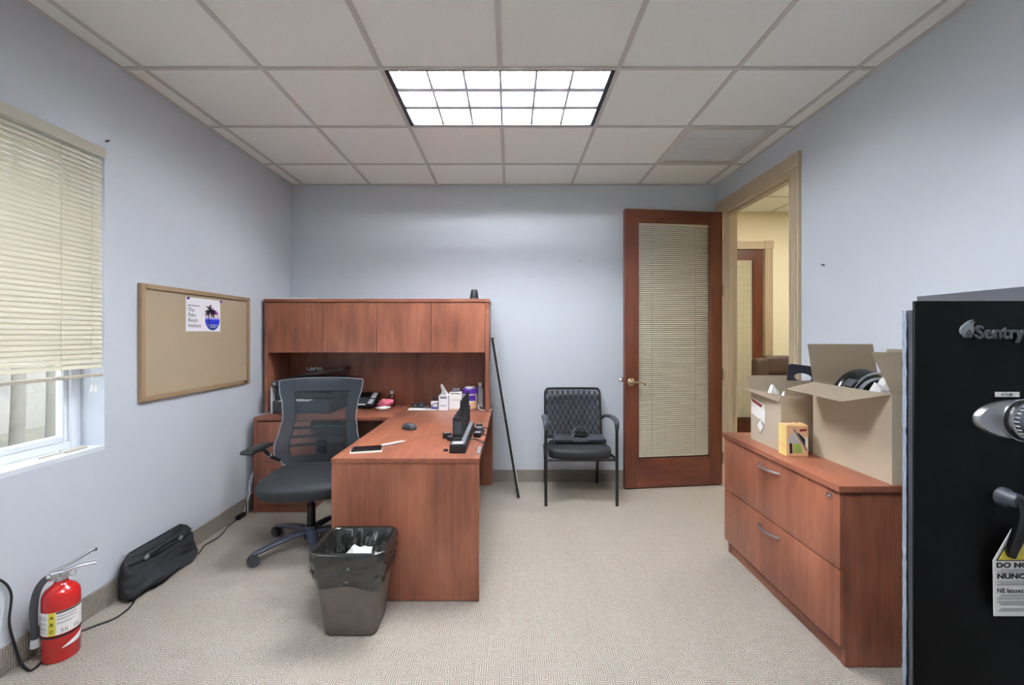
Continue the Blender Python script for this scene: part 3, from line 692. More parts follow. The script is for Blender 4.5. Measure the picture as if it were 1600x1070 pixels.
obj('fine_print', b, 'grey_ink', t, smooth=0, kind='stuff')

# ================================================================== CHAIRS
# --- swivel chair (local: faces -y)
t = thing('swivel_chair', 'black mesh-backed swivel chair on casters behind the desk', 'chair', (-1.27, 2.76, 0), math.radians(10))
for k in range(5):
    a = math.radians(216 + 72 * k); c, s = math.cos(a), math.sin(a)
    lg = obj('base_leg', tube(BM(), [(c * r, s * r, z) for r, z in ((.02, .098), (.1, .105), (.2, .093), (.3, .074), (.335, .068))], [.03, .028, .024, .02, .017], 8, flat=.7), 'navy_grey', t, True)
    b = BM(); rx, ry = c * .33, s * .33
    cyl(b, (rx, ry, .03), (rx, ry, .075), .008, n=8)
    for sd in (-1, 1): cyl(b, (rx - s * sd * .006, ry + c * sd * .006, .031), (rx - s * sd * .024, ry + c * sd * .024, .031), .030, n=18)
    box(b, -.014, .014, -.028, .028, .040, .066, .006, 2, Matrix.Translation((rx, ry, 0)) @ Matrix.Rotation(a, 4, 'Z'))
    obj('caster', b, 'dark_grey', lg, True)
obj('hub', lathe(BM(), [(.03, .055), (.045, .06), (.045, .12), (.034, .135), (.001, .135)], n=24), 'navy_grey', t, True)
obj('gas_lift', cyl(cyl(BM(), (0, 0, .13), (0, 0, .27), .026, n=18), (0, 0, .27), (0, 0, .37), .016, n=16), 'black_gloss', t, True)
b = box(BM(), -.1, .1, -.13, .14, .355, .395, .012, 2); cyl(b, (-.08, -.03, .37), (-.21, -.04, .362), .006, n=8); box(b, -.255, -.2, -.06, -.02, .355, .368, .004, 2)
obj('mechanism', b, 'black_plastic', t, True)
# seat: thick rounded cushion with a waterfall front
rings = []
for z, k, dz in ((.392, .9, 0), (.400, .975, 0), (.42, 1.0, 0), (.452, 1.0, 0), (.470, .975, 0), (.482, .90, 0), (.487, .7, 0), (.488, .15, 0)):
    ring = []
    for q in range(48):
        a = 2 * PI * q / 48; ex = 2 / 3.6
        cx = math.copysign(abs(math.cos(a)) ** ex, math.cos(a)); cy = math.copysign(abs(math.sin(a)) ** ex, math.sin(a))
        x, y = cx * .262 * k * (1.0 - .06 * cy), cy * .25 * k - .03
        drop = max(0, -y - .16); ring.append((x, y, z - 1.2 * drop * drop + .05 * x * x))
    rings.append(ring)
obj('seat', loft(BM(), rings), 'seat_fabric', t, True, smooth=60)
def bw(z):                                             # half width of the back against height
    k = [(.45, .16), (.50, .225), (.56, .268), (.62, .268), (.70, .25), (.79, .236), (.88, .246), (.96, .268), (1.01, .276), (1.035, .272)]
    for (a, p), (c, q) in zip(k, k[1:]):
        if a <= z <= c: f = (z - a) / (c - a); f = f * f * (3 - 2 * f); return p + (q - p) * f
    return k[0][1] if z < k[0][0] else k[-1][1]
def bp(u, z, off=0.0):                                 # a point of the back surface
    y = .215 + .10 * ((z - .45) / .58) ** 1.3 - .035 * math.exp(-((z - .6) / .11) ** 2) - .055 * u * u
    return Vector((bw(z) * u, y + off, z + (.012 * (1 - u * u) if z > 1.0 else 0)))
Z0, Z1 = .45, 1.035
ui, zi = .70, .955
b = BM()
for u0, u1 in ((-1, -ui), (ui, 1)): sheet(b, lambda u, v: bp(u0 + (u1 - u0) * u, Z0 + (Z1 - Z0) * v), 4, 28)
sheet(b, lambda u, v: bp(-ui + 2 * ui * u, zi + (Z1 - zi) * v), 14, 5)
sheet(b, lambda u, v: bp(-ui + 2 * ui * u, Z0 + .09 * v), 14, 5)
bmesh.ops.remove_doubles(b, verts=b.verts[:], dist=1e-4)
M['mesh_edge'] = sheer('chair_mesh_border', S(40, 47, 56), .12)
M['mesh_back'] = sheer('chair_mesh', S(42, 52, 60), .42)
obj('back_border', b, 'mesh_edge', t, True)
obj('mesh_panel', sheet(BM(), lambda u, v: bp(-ui + 2 * ui * u, Z0 + .09 + (zi - Z0 - .09) * v, .003), 14, 22), 'mesh_back', t, True)
edge = [bp(-1, Z0 + (Z1 - Z0) * k / 30) for k in range(31)] + [bp(-1 + 2 * k / 16, Z1) for k in range(1, 17)] + [bp(1, Z1 - (Z1 - Z0) * k / 30) for k in range(1, 31)]
obj('piping', tube(BM(), edge, .0035, 6), 'mid_grey', t, True)
fr = [bp(-.72, Z0 + .09 + (zi - Z0 - .09) * k / 16, .012) for k in range(17)] + [bp(-.72 + 1.44 * k / 12, zi, .012) for k in range(1, 13)] + [bp(.72, zi - (zi - Z0 - .09) * k / 16, .012) for k in range(1, 17)]
obj('back_frame', tube(BM(), fr, .009, 8), 'black_plastic', t, True)
for z in (.60, .655, .71):
    obj('lumbar_bar', tube(BM(), [bp(-.7 + 1.4 * k / 10, z, .02) for k in range(11)], .009, 8), 'black_plastic', t, True)
obj('headrest_bar', tube(BM(), [bp(-.5 + 1.0 * k / 10, .905, .014) for k in range(11)], .007, 8), 'black_plastic', t, True)
obj('back_stem', tube(BM(), curve([(0, .1, .375), (0, .2, .378), (0, .262, .42), (0, .262, .5), (0, .255, .62)], 5), [.034] * 21, 10, flat=.5), 'black_plastic', t, True)
for s in (-1, 1):
    ar = obj('armrest', tube(BM(), curve([(s * .16, .21, .49), (s * .235, .17, .515), (s * .275, .1, .56), (s * .29, .03, .62), (s * .295, -.02, .634)], 5), [.026, .025, .025, .024, .023, .022, .022, .022, .021, .021, .02, .02, .02, .02, .02, .02, .02, .02, .02, .02, .02], 10, flat=.6), 'black_plastic', t, True)
    b = box(BM(), -.04, .04, -.12, .12, 0, .024, .011, 3, Matrix.Translation((s * .31, -.02, .632)) @ Matrix.Rotation(s * .15, 4, 'Z'))
    obj('arm_pad', b, 'black_plastic', ar, True)
    obj('arm_bolt', cyl(BM(), (s * .272, .085, .57), (s * .272, .07, .578), .012, n=12), 'mid_grey', ar, True)

# --- guest chair against the end wall (world coordinates)
t = thing('guest_chair', 'black four-legged mesh guest chair against the end wall beside the door', 'chair', (.56, 3.66, 0))
for x0, x1 in ((.283, .318), (.844, .79)):
    obj('leg', tube(BM(), [(x0, 3.41, 0), (x0, 3.412, .3), (x0, 3.415, .61)], .0125, 12), 'black_metal', t)
    obj('leg', tube(BM(), curve([(x1, 3.935, 0), (x1, 3.90, .2), (x1 + (.01 if x1 > .5 else -.01), 3.86, .37)], 4), .012, 12), 'black_metal', t)
b = BM(); tube(b, [(.283, 3.412, .362), (.844, 3.412, .362)], .011, 10); tube(b, [(.31, 3.86, .37), (.80, 3.86, .37)], .011, 10)
for x0, x1 in ((.283, .31), (.844, .80)): tube(b, [(x0, 3.41, .362), (x1, 3.86, .37)], .011, 10)
obj('seat_frame', b, 'black_metal', t)
rings = []
for z, k in ((.366, .95), (.372, .99), (.40, 1.0), (.435, .995), (.448, .97), (.455, .88), (.457, .4)):
    ring = []
    for q in range(40):
        a = 2 * PI * q / 40; ex = 2 / 4.2
        cx = math.copysign(abs(math.cos(a)) ** ex, math.cos(a)); cy = math.copysign(abs(math.sin(a)) ** ex, math.sin(a))
        x, y = .565 + cx * .25 * k * (1 - .05 * cy), 3.625 + cy * .235 * k
        ring.append((x, y, z - .03 * (y - 3.4) / .45 - 1.6 * max(0, 3.5 - y) ** 2 * (z > .4)))
    rings.append(ring)
obj('seat', loft(BM(), rings), 'seat_fabric', t, smooth=60)
def gb(u, v, off=0):                                  # guest chair back surface
    return Vector((.562 + u * (.248 - .002 * v), 3.845 + .055 * v - .03 * (1 - u * u) * 0 + .02 * (1 - u * u) + off, .44 + .425 * v))
ring = []
for (u0, v0), (u1, v1), n_ in (((-1, 0), (-1, .88), 10), ((-1, .88), (-.88, 1), 0), ((-.88, 1), (.88, 1), 10), ((.88, 1), (1, .88), 0), ((1, .88), (1, 0), 10), ((1, 0), (-1, 0), 10)):
    if n_: ring += [gb(u0 + (u1 - u0) * k / n_, v0 + (v1 - v0) * k / n_) for k in range(n_)]
    else:
        cu, cv = (-.88 if u0 < 0 else .88), .88
        for k in range(6):
            a = (PI - PI / 2 * k / 6) if u0 < 0 else (PI / 2 - PI / 2 * k / 6)
            ring.append(gb(cu + .12 * math.cos(a), cv + .12 * math.sin(a)))
obj('back_frame', tube(BM(), ring, .011, 8, closed=True), 'black_metal', t)
M['guest_mesh'] = sheer('guest_chair_mesh', S(34, 36, 50), .48, weave=.048)
M['guest_mesh_rear'] = sheer('guest_chair_mesh_rear', S(30, 32, 46), .55)
obj('mesh_panel', sheet(BM(), lambda u, v: gb(-.97 + 1.94 * u, .02 + .95 * v, -.004), 12, 10), 'guest_mesh', t)
obj('rear_mesh', sheet(BM(), lambda u, v: gb(-.97 + 1.94 * u, .02 + .95 * v, .010), 12, 10), 'guest_mesh_rear', t)
for s in (-1, 1): obj('back_post', tube(BM(), [(.562 + s * .242, 3.86, .37), (.562 + s * .246, 3.852, .45), (.562 + s * .247, 3.862, .53)], .0115, 10), 'black_metal', t)
for x0, x1 in ((.283, .312), (.844, .812)):
    p = curve([(x1, 3.865, .60), (x1 + (x0 - x1) * .4, 3.75, .648), (x0, 3.6, .668), (x0, 3.47, .668), (x0, 3.418, .65), (x0, 3.412, .60)], 6)
    obj('armrest', tube(BM(), p, [.016 + .008 * math.sin(PI * i / (len(p) - 1)) for i in range(len(p))], 12, flat=.6), 'dark_grey', t)
# on the guest chair
b = box(BM(), .37, .80, 3.575, 3.80, 0, .022, .006, 2, Matrix.Translation((0, 0, .452)) @ Matrix.Rotation(0, 4, 'X'))
t = thing('laptop', 'closed black laptop lying flat on the guest chair seat', 'laptop', (.585, 3.69, .452)); obj('base', b, 'black_plastic', t)
obj('lid', box(BM(), .372, .798, 3.577, 3.798, .474, .483, .003, 2), 'dark_grey', t)
obj('front_latch', box(BM(), .52, .64, 3.5735, 3.578, .468, .474), 'nickel', t)
b = lathe(BM(), [(.001, 0), (.05, 0), (.066, .008), (.068, .02), (.058, .03), (.03, .034), (.001, .034)], n=28, mx=Matrix.Translation((.605, 3.70, .483)))
t = thing('headset', 'black headset with ear pad and band lying on the laptop', 'headset', (.6, 3.70, .483)); obj('ear_pad', b, 'black_gloss', t)
obj('band', tube(BM(), curve([(.53, 3.66, .492), (.545, 3.70, .53), (.6, 3.74, .562), (.66, 3.74, .535), (.665, 3.70, .5)], 6), .006, 8, flat=.5), 'dark_grey', t)
obj('microphone', tube(BM(), curve([(.50, 3.63, .488), (.53, 3.64, .50), (.56, 3.68, .515)], 5), .003, 6), 'mid_grey', t)

# --- leather chair beyond the doorway
t = thing('executive_chair', 'brown leather high-back chair in the room beyond the doorway', 'chair', (3.02, 4.85, 0))
cxx, cyy = 3.02, 4.85
obj('headrest', box(BM(), cxx - .165, cxx + .165, cyy - .02, cyy + .1, .90, 1.115, .05, 4), 'leather', t)
for s in (-1, 1): obj('wing', box(BM(), -.085, .085, -.06, .06, .80, 1.09, .05, 4, Matrix.Translation((cxx + s * .20, cyy + .02, 0)) @ Matrix.Rotation(s * -.3, 4, 'Z')), 'leather', t)
obj('backrest', box(BM(), cxx - .24, cxx + .24, cyy - .01, cyy + .1, .48, .92, .05, 4), 'leather', t)
obj('seat', box(BM(), cxx - .26, cxx + .26, cyy - .5, cyy + .02, .40, .52, .05, 4), 'leather', t)
for s in (-1, 1):
    obj('armrest', tube(BM(), curve([(cxx + s * .27, cyy, .50), (cxx + s * .29, cyy - .02, .68), (cxx + s * .29, cyy - .3, .68), (cxx + s * .27, cyy - .34, .46)], 5), .025, 10), 'black_plastic', t)
obj('gas_lift', cyl(BM(), (cxx, cyy - .22, .08), (cxx, cyy - .22, .4), .028, n=14), 'black_gloss', t)
for k in range(5):
    a = 2 * PI * k / 5; b = tube(BM(), [(cxx, cyy - .22, .09), (cxx + .3 * math.cos(a), cyy - .22 + .3 * math.sin(a), .06)], [.028, .018], 8)
    cyl(b, (cxx + .3 * math.cos(a), cyy - .22 + .3 * math.sin(a), 0.0), (cxx + .3 * math.cos(a), cyy - .22 + .3 * math.sin(a), .055), .024, n=12)
    obj('base_leg', b, 'black_plastic', t)

# ================================================================== ON THE WALLS
t = thing('cork_board', 'tan framed cork board hanging on the window wall', 'board', (XL, 2.82, 1.3))
y0, y1, z0, z1 = 2.335, 3.312, .983, 1.632
b = BM(); fw = .028
for q in ((y0, y0 + fw, z0, z1), (y1 - fw, y1, z0, z1), (y0 + fw, y1 - fw, z0, z0 + fw), (y0 + fw, y1 - fw, z1 - fw, z1)): box(b, XL + .001, XL + .024, q[0], q[1], q[2], q[3], .004, 2)
obj('frame', b, 'cork_frame', t)
obj('cork', box(BM(), XL + .001, XL + .012, y0 + fw - .002, y1 - fw + .002, z0 + fw - .002, z1 - fw + .002), 'cork', t, smooth=0)
obj('name_plate', box(BM(), XL + .024, XL + .0255, y1 - .075, y1 - .04, z0 + .01, z0 + .022), 'ink', t, smooth=0, label='tiny dark plate on the frame')
t = thing('flyer', 'white flyer with a palm tree logo pinned to the cork board', 'flyer', (XL + .014, 2.83, 1.44))
px = XL + .0155; fy0, fy1, fz0, fz1 = 2.667, 2.985, 1.372, 1.585
obj('sheet', sheet(BM(), lambda u, v: Vector((XL + .0135 + .002 * math.sin(PI * u) * (1 - v), fy0 + (fy1 - fy0) * u, fz0 + (fz1 - fz0) * v)), 8, 6), 'flyer_paper', t, smooth=0)
for s, z in (('The', 1.497), ('Palm', 1.4645), ('Beach', 1.432), ('Institute', 1.3985)):
    obj('lettering', place(text_bm(s, .034, .0002, -.0001), (px + .001, fy0 + .017, z), (0, 1, 0), (0, 0, 1)), 'grey_ink', t, smooth=0)
b = BM()
for k in range(11): box(b, px + .0006, px + .0012, fy0 + .014 + k * .0095, fy0 + .0205 + k * .0095, 1.532, 1.538)
obj('small_print', b, 'grey_ink', t, smooth=0, kind='stuff')
cy, cz, R = fy1 - .082, 1.450, .070
disc = bpy.data.objects.new('sunset_disc', mesh_of('sunset_disc', cyl(BM(), (0, 0, 0), (.0008, 0, 0), R, n=48), M['sunset'], 0)); COL.objects.link(disc)
disc.parent = t; disc.location = Vector((px + .0008, cy, cz)) - t.location
b = BM()
for z, w0 in ((-.035, .05), (-.043, .047), (-.052, .03)): box(b, px + .0016, px + .002, cy - w0, cy + w0, cz + z, cz + z + .0028)
obj('wave_lines', b, 'paper', t, smooth=0)
b = BM(); px2 = px + .0022
tr = curve([(px2, cy - .028, cz - .05), (px2, cy - .036, cz - .01), (px2, cy - .036, cz + .03), (px2, cy - .028, cz + .066)], 5)
tube(b, tr, [.005 - .002 * i / len(tr) for i in range(len(tr))], 6, flat=.2)
for ang, ln in ((75, .045), (140, .05), (190, .045), (215, .05), (-20, .055), (-45, .06), (30, .04), (235, .04), (-65, .045)):
    a = math.radians(ang); o = Vector((px2, cy - .028, cz + .066))
    p = curve([o, o + Vector((0, math.cos(a), math.sin(a))) * ln * .55, o + Vector((0, math.cos(a) * ln, math.sin(a) * ln - .012))], 5)
    tube(b, p, [.0015 + .0078 * math.sin(PI * (i + .3) / len(p)) for i in range(len(p))], 6, flat=.15)
obj('palm_print', b, 'ink', t)
for yy in (fy0 + .012, fy1 - .002): obj('push_pin', cyl(BM(), (XL + .012, yy, fz1 - .008), (XL + .026, yy + .004, fz1 - .006), .006, n=10), 'purple', t)
for x, y, z, l in ((XL, 1361 / 632, 1.35 + 302 / 675 * 1361 / 632, 'small dark nail in the wall above the blind'), (XR, 2.625, 1.772, 'small dark nail in the wall above the boxes'), (-.0, 0, 0, None)):
    if l:
        s = 1 if x < 0 else -1
        solo('wall_nail', cyl(BM(), (x - s * .004, y, z), (x + s * .018, y, z + .004), .004, n=8), 'ink', l, 'nail')
solo('wall_nail', cyl(BM(), (.637, YB + .004, 2.03), (.637, YB - .012, 2.034), .003, n=8), 'ink', 'tiny nail in the end wall above the guest chair', 'nail')

# ================================================================== LEANING BOARD
t = thing('framed_board', 'thin black-framed board leaning edge-on against the hutch beside the guest chair', 'board', (.058, 3.74, 0))
p0, p1 = Vector((.060, 3.552, .008)), Vector((-.158, 3.552, 1.325)); dz = (p1 - p0); L = dz.length; ax = dz.normalized(); nx = Vector((ax.z, 0, -ax.x))
mx = Matrix(((nx.x, 0, ax.x, p0.x), (0, 1, 0, p0.y), (nx.z, 0, ax.z, p0.z), (0, 0, 0, 1)))
b = BM()
for q in ((0, .012, 0, L), (.213, .22, 0, L), (.012, .213, 0, .012), (.012, .213, L - .012, L)): box(b, 0, .020, q[0], q[1], q[2], q[3], mx=mx)
obj('frame', b, 'black_metal', t, smooth=0)
obj('panel', box(BM(), .003, .0195, .012, .213, .012, L - .012, mx=mx), 'white', t, smooth=0)

# ================================================================== BIN
BXc, BYc = -.722, 2.022
def binring(f, wob=0.0, grow=0.0, n=10):
    w, d = .235 + .085 * f, .185 + .08 * f
    return [(BXc + x, BYc + y) for x, y in rrect(0, 0, w + grow, d + grow, .035 + .01 * f, 6)]
t = thing('waste_bin', 'scuffed brown plastic waste bin with a black liner beside the desk', 'bin', (BXc, BYc, 0))
b = BM(); rings = []
for f in (0, .03, .3, .6, .9, .97, 1.0): rings.append([(x, y, .38 * f + .002) for x, y in binring(f, grow=-.012 if f == 0 else 0)])
for f in (1.0, .5, .03): rings.append([(x, y, .38 * f + .004) for x, y in binring(f, grow=-.010)])
loft(b, rings); obj('body', b, 'bin', t, smooth=50)
def perim(f, n=150):                                  # evenly spaced points round the bin at height fraction f
    P = [Vector(p) for p in binring(min(f, 1.0))]; P.append(P[0]); Ls = [0]
    for p, q in zip(P, P[1:]): Ls.append(Ls[-1] + (q - p).length)
    out = []; j = 0
    for k in range(n):
        s = Ls[-1] * k / n
        while Ls[j + 1] < s: j += 1
        out.append((P[j].lerp(P[j + 1], (s - Ls[j]) / (Ls[j + 1] - Ls[j])), s))
    return out
def liner_ring(f, g, amp, kind):
    ring = []
    for p, s in perim(f):
        d = (p - Vector((BXc, BYc))).normalized()
        if kind == 'out':                             # slack film gathered in slanting swags
            sw = f * 24 + 5 * math.sin(s * 5.1) + 3 * noise.noise(Vector((s * 7, 0, 2)))
            w = amp * (abs(math.sin(sw)) ** 2.2 * 1.3 + .8 * noise.noise(Vector((s * 26, f * 20, 7.0))) + .4 * noise.noise(Vector((s * 60, f * 44, 1.0))))
            r = max(g + w, .003)
        elif kind == 'in':                            # upright pleats
            w = amp * (abs(math.sin(s * 42 + 2.5 * noise.noise(Vector((s * 9, f * 6, 0))))) + 1.2 * noise.noise(Vector((s * 34, f * 7, 3.0))) + .5 * noise.noise(Vector((s * 80, f * 20, 3.0))))
            r = min(g - w, -.008)
        else: r = g
        z = .38 * f + .004 + (.022 * noise.noise(Vector((s * 7, 0, 4))) * max(0, (.70 - f) / .1) if kind == 'out' and f < .70 else 0)
        ring.append((p.x + d.x * r, p.y + d.y * r, z))
    return ring
rings = [liner_ring(.60 + .37 * k / 22, .004 + .008 * math.sin(PI * min(1, k / 14) * .5), .0055 * min(1, k / 3, (24 - k) / 5), 'out') for k in range(23)]
rings += [liner_ring(1.0, .011, 0, ''), liner_ring(1.018, .009, 0, ''), liner_ring(1.03, .002, 0, ''), liner_ring(1.018, -.008, 0, ''), liner_ring(1.0, -.011, 0, '')]
rings += [liner_ring(.96 - .56 * k / 14, -.014 - .02 * k / 14, .003 + .009 * min(1, k / 4), 'in') for k in range(15)]
b = BM(); loft(b, rings, caps=False); b.verts.ensure_lookup_table(); b.faces.new([v for v in b.verts[-len(rings[-1]):]])
obj('liner', b, 'liner', t, smooth=70)
def crumple(name, c, r, m, label, cat, seed, flat=.6, group=None):
    b = BM(); bmesh.ops.create_icosphere(b, subdivisions=3, radius=1)
    for v in b.verts:
        q = v.co * 1.7 + Vector((seed, seed * 2, 0)); s = 1 + .55 * noise.noise(q) + .3 * noise.noise(q * 2.7)
        v.co = Vector((v.co.x * r[0] * s, v.co.y * r[1] * s, v.co.z * r[2] * s))
    bmesh.ops.translate(b, vec=c, verts=b.verts[:]); return solo(name, b, m, label, cat, group, smooth=15)
crumple('crumpled_paper', (-.725, 2.055, .275), (.075, .06, .06), 'tissue', 'crumpled white paper peaking highest inside the waste bin', 'paper', 3)
crumple('crumpled_paper', (-.650, 2.03, .262), (.055, .05, .045), 'paper', 'flatter crumpled white paper by the bin wall nearest the desk front', 'paper', 8)

# ================================================================== EXTINGUISHER
EX, EY, ER = -1.893, 1.822, .060
ea = math.atan2(-EY, -EX)                              # direction towards the viewer
t = thing('fire_extinguisher', 'red fire extinguisher standing on the carpet by the window wall', 'fire extinguisher', (EX, EY, 0))
obj('cylinder', lathe(BM(), [(.02, .006), (ER - .004, .002), (ER, .01), (ER, .255), (ER - .003, .272), (ER - .013, .29), (ER - .03, .303), (.024, .309), (.021, .318), (.001, .318)], c=(EX, EY, 0), n=40), 'red', t)
def wrap(a0, a1, z0, z1, r, skew=0): return sheet(BM(), lambda u, v: Vector((EX + r * math.cos(a0 + (a1 - a0) * u), EY + r * math.sin(a0 + (a1 - a0) * u), z0 + (z1 - z0) * v)), 24, 1)
R_ = math.radians
lb = obj('label', wrap(ea - R_(95), ea + R_(95), .118, .212, ER + .0006), 'paper', t)
obj('yellow_strip', wrap(ea - R_(38), ea - R_(16), .118, .212, ER + .001), 'safety_yellow', lb)
obj('header_bar', wrap(ea - R_(14), ea + R_(80), .204, .211, ER + .001), 'ink', lb)
def wrap_text(s, size, az, z, name, m, fat=0):
    bmx = text_bm(s, size, .0002, fat, 'CENTER')
    for v in bmx.verts:
        a = ea + az + v.co.x / ER; r = ER + .0014 + v.co.z * .5; v.co = Vector((EX + r * math.cos(a), EY + r * math.sin(a), z + v.co.y))
    obj(name, bmx, m, lb, smooth=0)
for s, z in (('A', .187), ('B', .158), ('C', .129)): wrap_text(s, .018, R_(-27), z, 'lettering', 'ink', .0004)
b = BM()
for z, a0, a1 in ((.194, -12, 50), (.19, -12, 46), (.182, -12, 40), (.178, -12, 48), (.166, -12, 44), (.162, -12, 30), (.196, -85, -42), (.19, -85, -44), (.184, -85, -42), (.17, -85, -46), (.164, -85, -42), (.15, -85, -44), (.144, -85, -42), (.132, -85, -42)):
    bb = wrap(ea + R_(a0), ea + R_(a1), z, z + .0016, ER + .001); me_ = bpy.data.meshes.new('tmp'); bb.to_mesh(me_); bb.free(); b.from_mesh(me_); bpy.data.meshes.remove(me_)
obj('fine_print', b, 'grey_ink', lb, smooth=0, kind='stuff')
b = BM()
for a0 in (0, 11, 38, 49):
    for (da0, da1, z0, z1) in ((0, 7, .139, .1405), (0, 1.5, .124, .139), (5.5, 7, .126, .134), (0, 7, .130, .1312)):
        bb = wrap(ea + R_(a0 + da0), ea + R_(a0 + da1), z0, z1, ER + .001); me_ = bpy.data.meshes.new('tmp'); bb.to_mesh(me_); bb.free(); b.from_mesh(me_); bpy.data.meshes.remove(me_)
obj('pictograms', b, 'ink', lb, smooth=0)
obj('strap', wrap(0, 2 * PI, .106, .114, ER + .0012), 'ink', t)
def arrow(u, v):
    a = ea + R_(2 + 76 * u); lo = .058 + (.010 * u if u < .75 else .008 + .09 * (u - .75)); hi = .060 + .040 * u ** .8
    z = lo + (max(hi, lo) - lo) * v; return Vector((EX + (ER + .0012) * math.cos(a), EY + (ER + .0012) * math.sin(a), z))
obj('white_arrow_mark', sheet(BM(), arrow, 24, 2), 'paper', t, smooth=0)
rt = Vector((math.cos(ea + PI / 2), math.sin(ea + PI / 2), 0)); tv = Vector((math.cos(ea), math.sin(ea), 0)); C0 = Vector((EX, EY, 0)); up = Vector((0, 0, 1))
def mxe(z): return Matrix(((rt.x, tv.x, 0, EX), (rt.y, tv.y, 0, EY), (0, 0, 1, z), (0, 0, 0, 1)))
b = lathe(BM(), [(.001, .312), (.019, .312), (.019, .33), (.014, .334), (.014, .352), (.001, .352)], c=(EX, EY, 0), n=20); box(b, -.034, .018, -.011, .011, .326, .354, .003, 2, mxe(0))
vlv = obj('valve', b, 'chrome', t)
obj('gauge', cyl(BM(), C0 + rt * .012 + tv * .012 + up * .338, C0 + rt * .012 + tv * .026 + up * .338, .013, n=18), 'nickel', vlv)
obj('pin_ring', tube(BM(), [C0 + rt * (.034 + .010 * math.cos(2 * PI * k / 14)) + tv * .014 + up * (.34 + .013 * math.sin(2 * PI * k / 14)) for k in range(14)], .0014, 6, closed=True), 'chrome', vlv)
obj('carry_handle', tube(BM(), curve([C0 - rt * .03 + up * .352, C0 + rt * .015 + up * .352, C0 + rt * .06 + up * .357, C0 + rt * .105 + up * .352], 5), .0085, 10, flat=.75), 'chrome', t)
obj('squeeze_lever', tube(BM(), curve([C0 - rt * .035 + up * .36, C0 + rt * .01 + up * .37, C0 + rt * .06 + up * .392, C0 + rt * .10 + up * .412, C0 + rt * .104 + up * .404], 5), .009, 10, flat=.75), 'chrome', t)
hp = curve([C0 - rt * .03 + up * .34, C0 - rt * .048 + up * .335, C0 - rt * .068 + up * .30, C0 - rt * .078 + up * .235, C0 - rt * .078 + up * .16, C0 - rt * .074 + up * .095], 6)
obj('hose', tube(BM(), hp[3:], .0125, 12), 'dark_grey', t)
obj('hose_collar', tube(BM(), hp[:5], .0135, 12), 'chrome', t)
obj('nozzle', cyl(BM(), hp[-1] + up * .012, hp[-1] - up * .022 , .0135, .016, n=16), 'light_grey', t)

# ================================================================== BAG AND CORDS
t = thing('laptop_bag', 'slumped black fabric bag leaning on the wall beside the fire extinguisher', 'bag', (-1.93, 2.4, 0))
def bagpt(a, v, grow=0.0):
    """a goes round the bag's length-wise section, v from floor to top"""
    L, T = .243, .062
    T = T * (1.0 - .5 * v) ; ex = 2 / 2.9
    cx = math.copysign(abs(math.cos(a)) ** ex, math.cos(a)); cy = math.copysign(abs(math.sin(a)) ** ex, math.sin(a))
    k = math.sin(PI * min(max(.5 * min(v / .14, 1, (1 - v) / .16 if v > .84 else 1), .12), .5))
    L = L * (1 - .05 * v) * (1 - .13 * abs(2 * v - .9) ** 5)
    y = cx * (L * (.9 + .1 * k)) ; x = cy * (T * k)
    nz = noise.noise(Vector((y * 8, v * 3 + x * 12, 2.0))) * .030 + noise.noise(Vector((y * 13 + v * 6, v * 9 - y * 9, 5.0))) * .014 + noise.noise(Vector((y * 30 + v * 10, v * 16, 9.0))) * .005
    x += nz * (1 if x > 0 else .3)
    sag = -.014 * math.sin(PI * (cx + 1) / 2) * v
    z = .005 + .215 * v + sag + .008 * noise.noise(Vector((y * 6, 0, 7))) * v
    return Vector((-1.925 - .042 * v + x, 2.392 + y + .02 * v, max(z, .004)))
rings = [[bagpt(2 * PI * q / 64, v / 22) for q in range(64)] for v in range(23)]
b = loft(BM(), rings)
for v_ in b.verts: v_.co.x = max(v_.co.x, XL + .014)
obj('body', b, 'black_fabric', t, smooth=60)
def onbag(f, v, out=.004):
    p = bagpt(math.acos(max(-1, min(1, f))) if abs(f) < 1 else 0, v); return p + Vector((out, 0, 0))
zp = [onbag(-.9 + 1.8 * k / 16, .80 - .02 * math.sin(PI * k / 16), .003) for k in range(17)]
obj('zip_flap', tube(BM(), zp, .006, 8), 'black_plastic', t)
zp = [onbag(-.85 + 1.7 * k / 16, .93, .002) for k in range(17)]
obj('top_seam', tube(BM(), zp, .004, 8), 'ink', t)
for f in (-.45, .28):
    obj('buckle', box(BM(), -.004, .006, -.014, .014, -.010, .010, .004, 2, Matrix.Translation(onbag(f, .84, .010)) @ Matrix.Rotation(.4, 4, 'X')), 'mid_grey', t)
hpnt = [onbag(-.45, .86, .012), onbag(-.25, .9, .022), onbag(.05, .92, .024), onbag(.28, .88, .014)]
obj('carry_handle', tube(BM(), curve(hpnt, 6), .0055, 8, flat=.6), 'black_fabric', t)

b = tube(BM(), curve([(XL + .008, 1.64, .42), (XL + .01, 1.70, .385), (XL + .012, 1.735, .31), (XL + .016, 1.725, .20), (XL + .018, 1.745, .09), (XL + .03, 1.755, .02), (XL + .07, 1.738, .006), (XL + .098, 1.735, .005), (XL + .085, 1.78, .005), (XL + .04, 1.84, .005), (XL + .045, 1.92, .005), (-1.925, 1.99, .005), (-1.878, 2.045, .005), (-1.872, 2.10, .005), (-1.886, 2.155, .005), (-1.915, 2.21, .005)], 6), .0042, 7)
solo('power_cable', b, 'black_plastic', 'black cord running down the wall and behind the fire extinguisher to the bag', 'cord')
b = tube(BM(), curve([(-1.915, 2.652, .005), (-1.93, 2.70, .005), (-1.952, 2.76, .005), (-1.94, 2.86, .005), (-1.955, 2.95, .005), (-1.982, 3.03, .005), (-1.985, 3.10, .005), (-1.985, 3.15, .01)], 6), .0038, 7)
t = thing('extension_lead', 'thin black lead with a plug block on the carpet between bag and credenza', 'cord', (-1.95, 2.9, 0))
obj('lead', b, 'black_plastic', t)
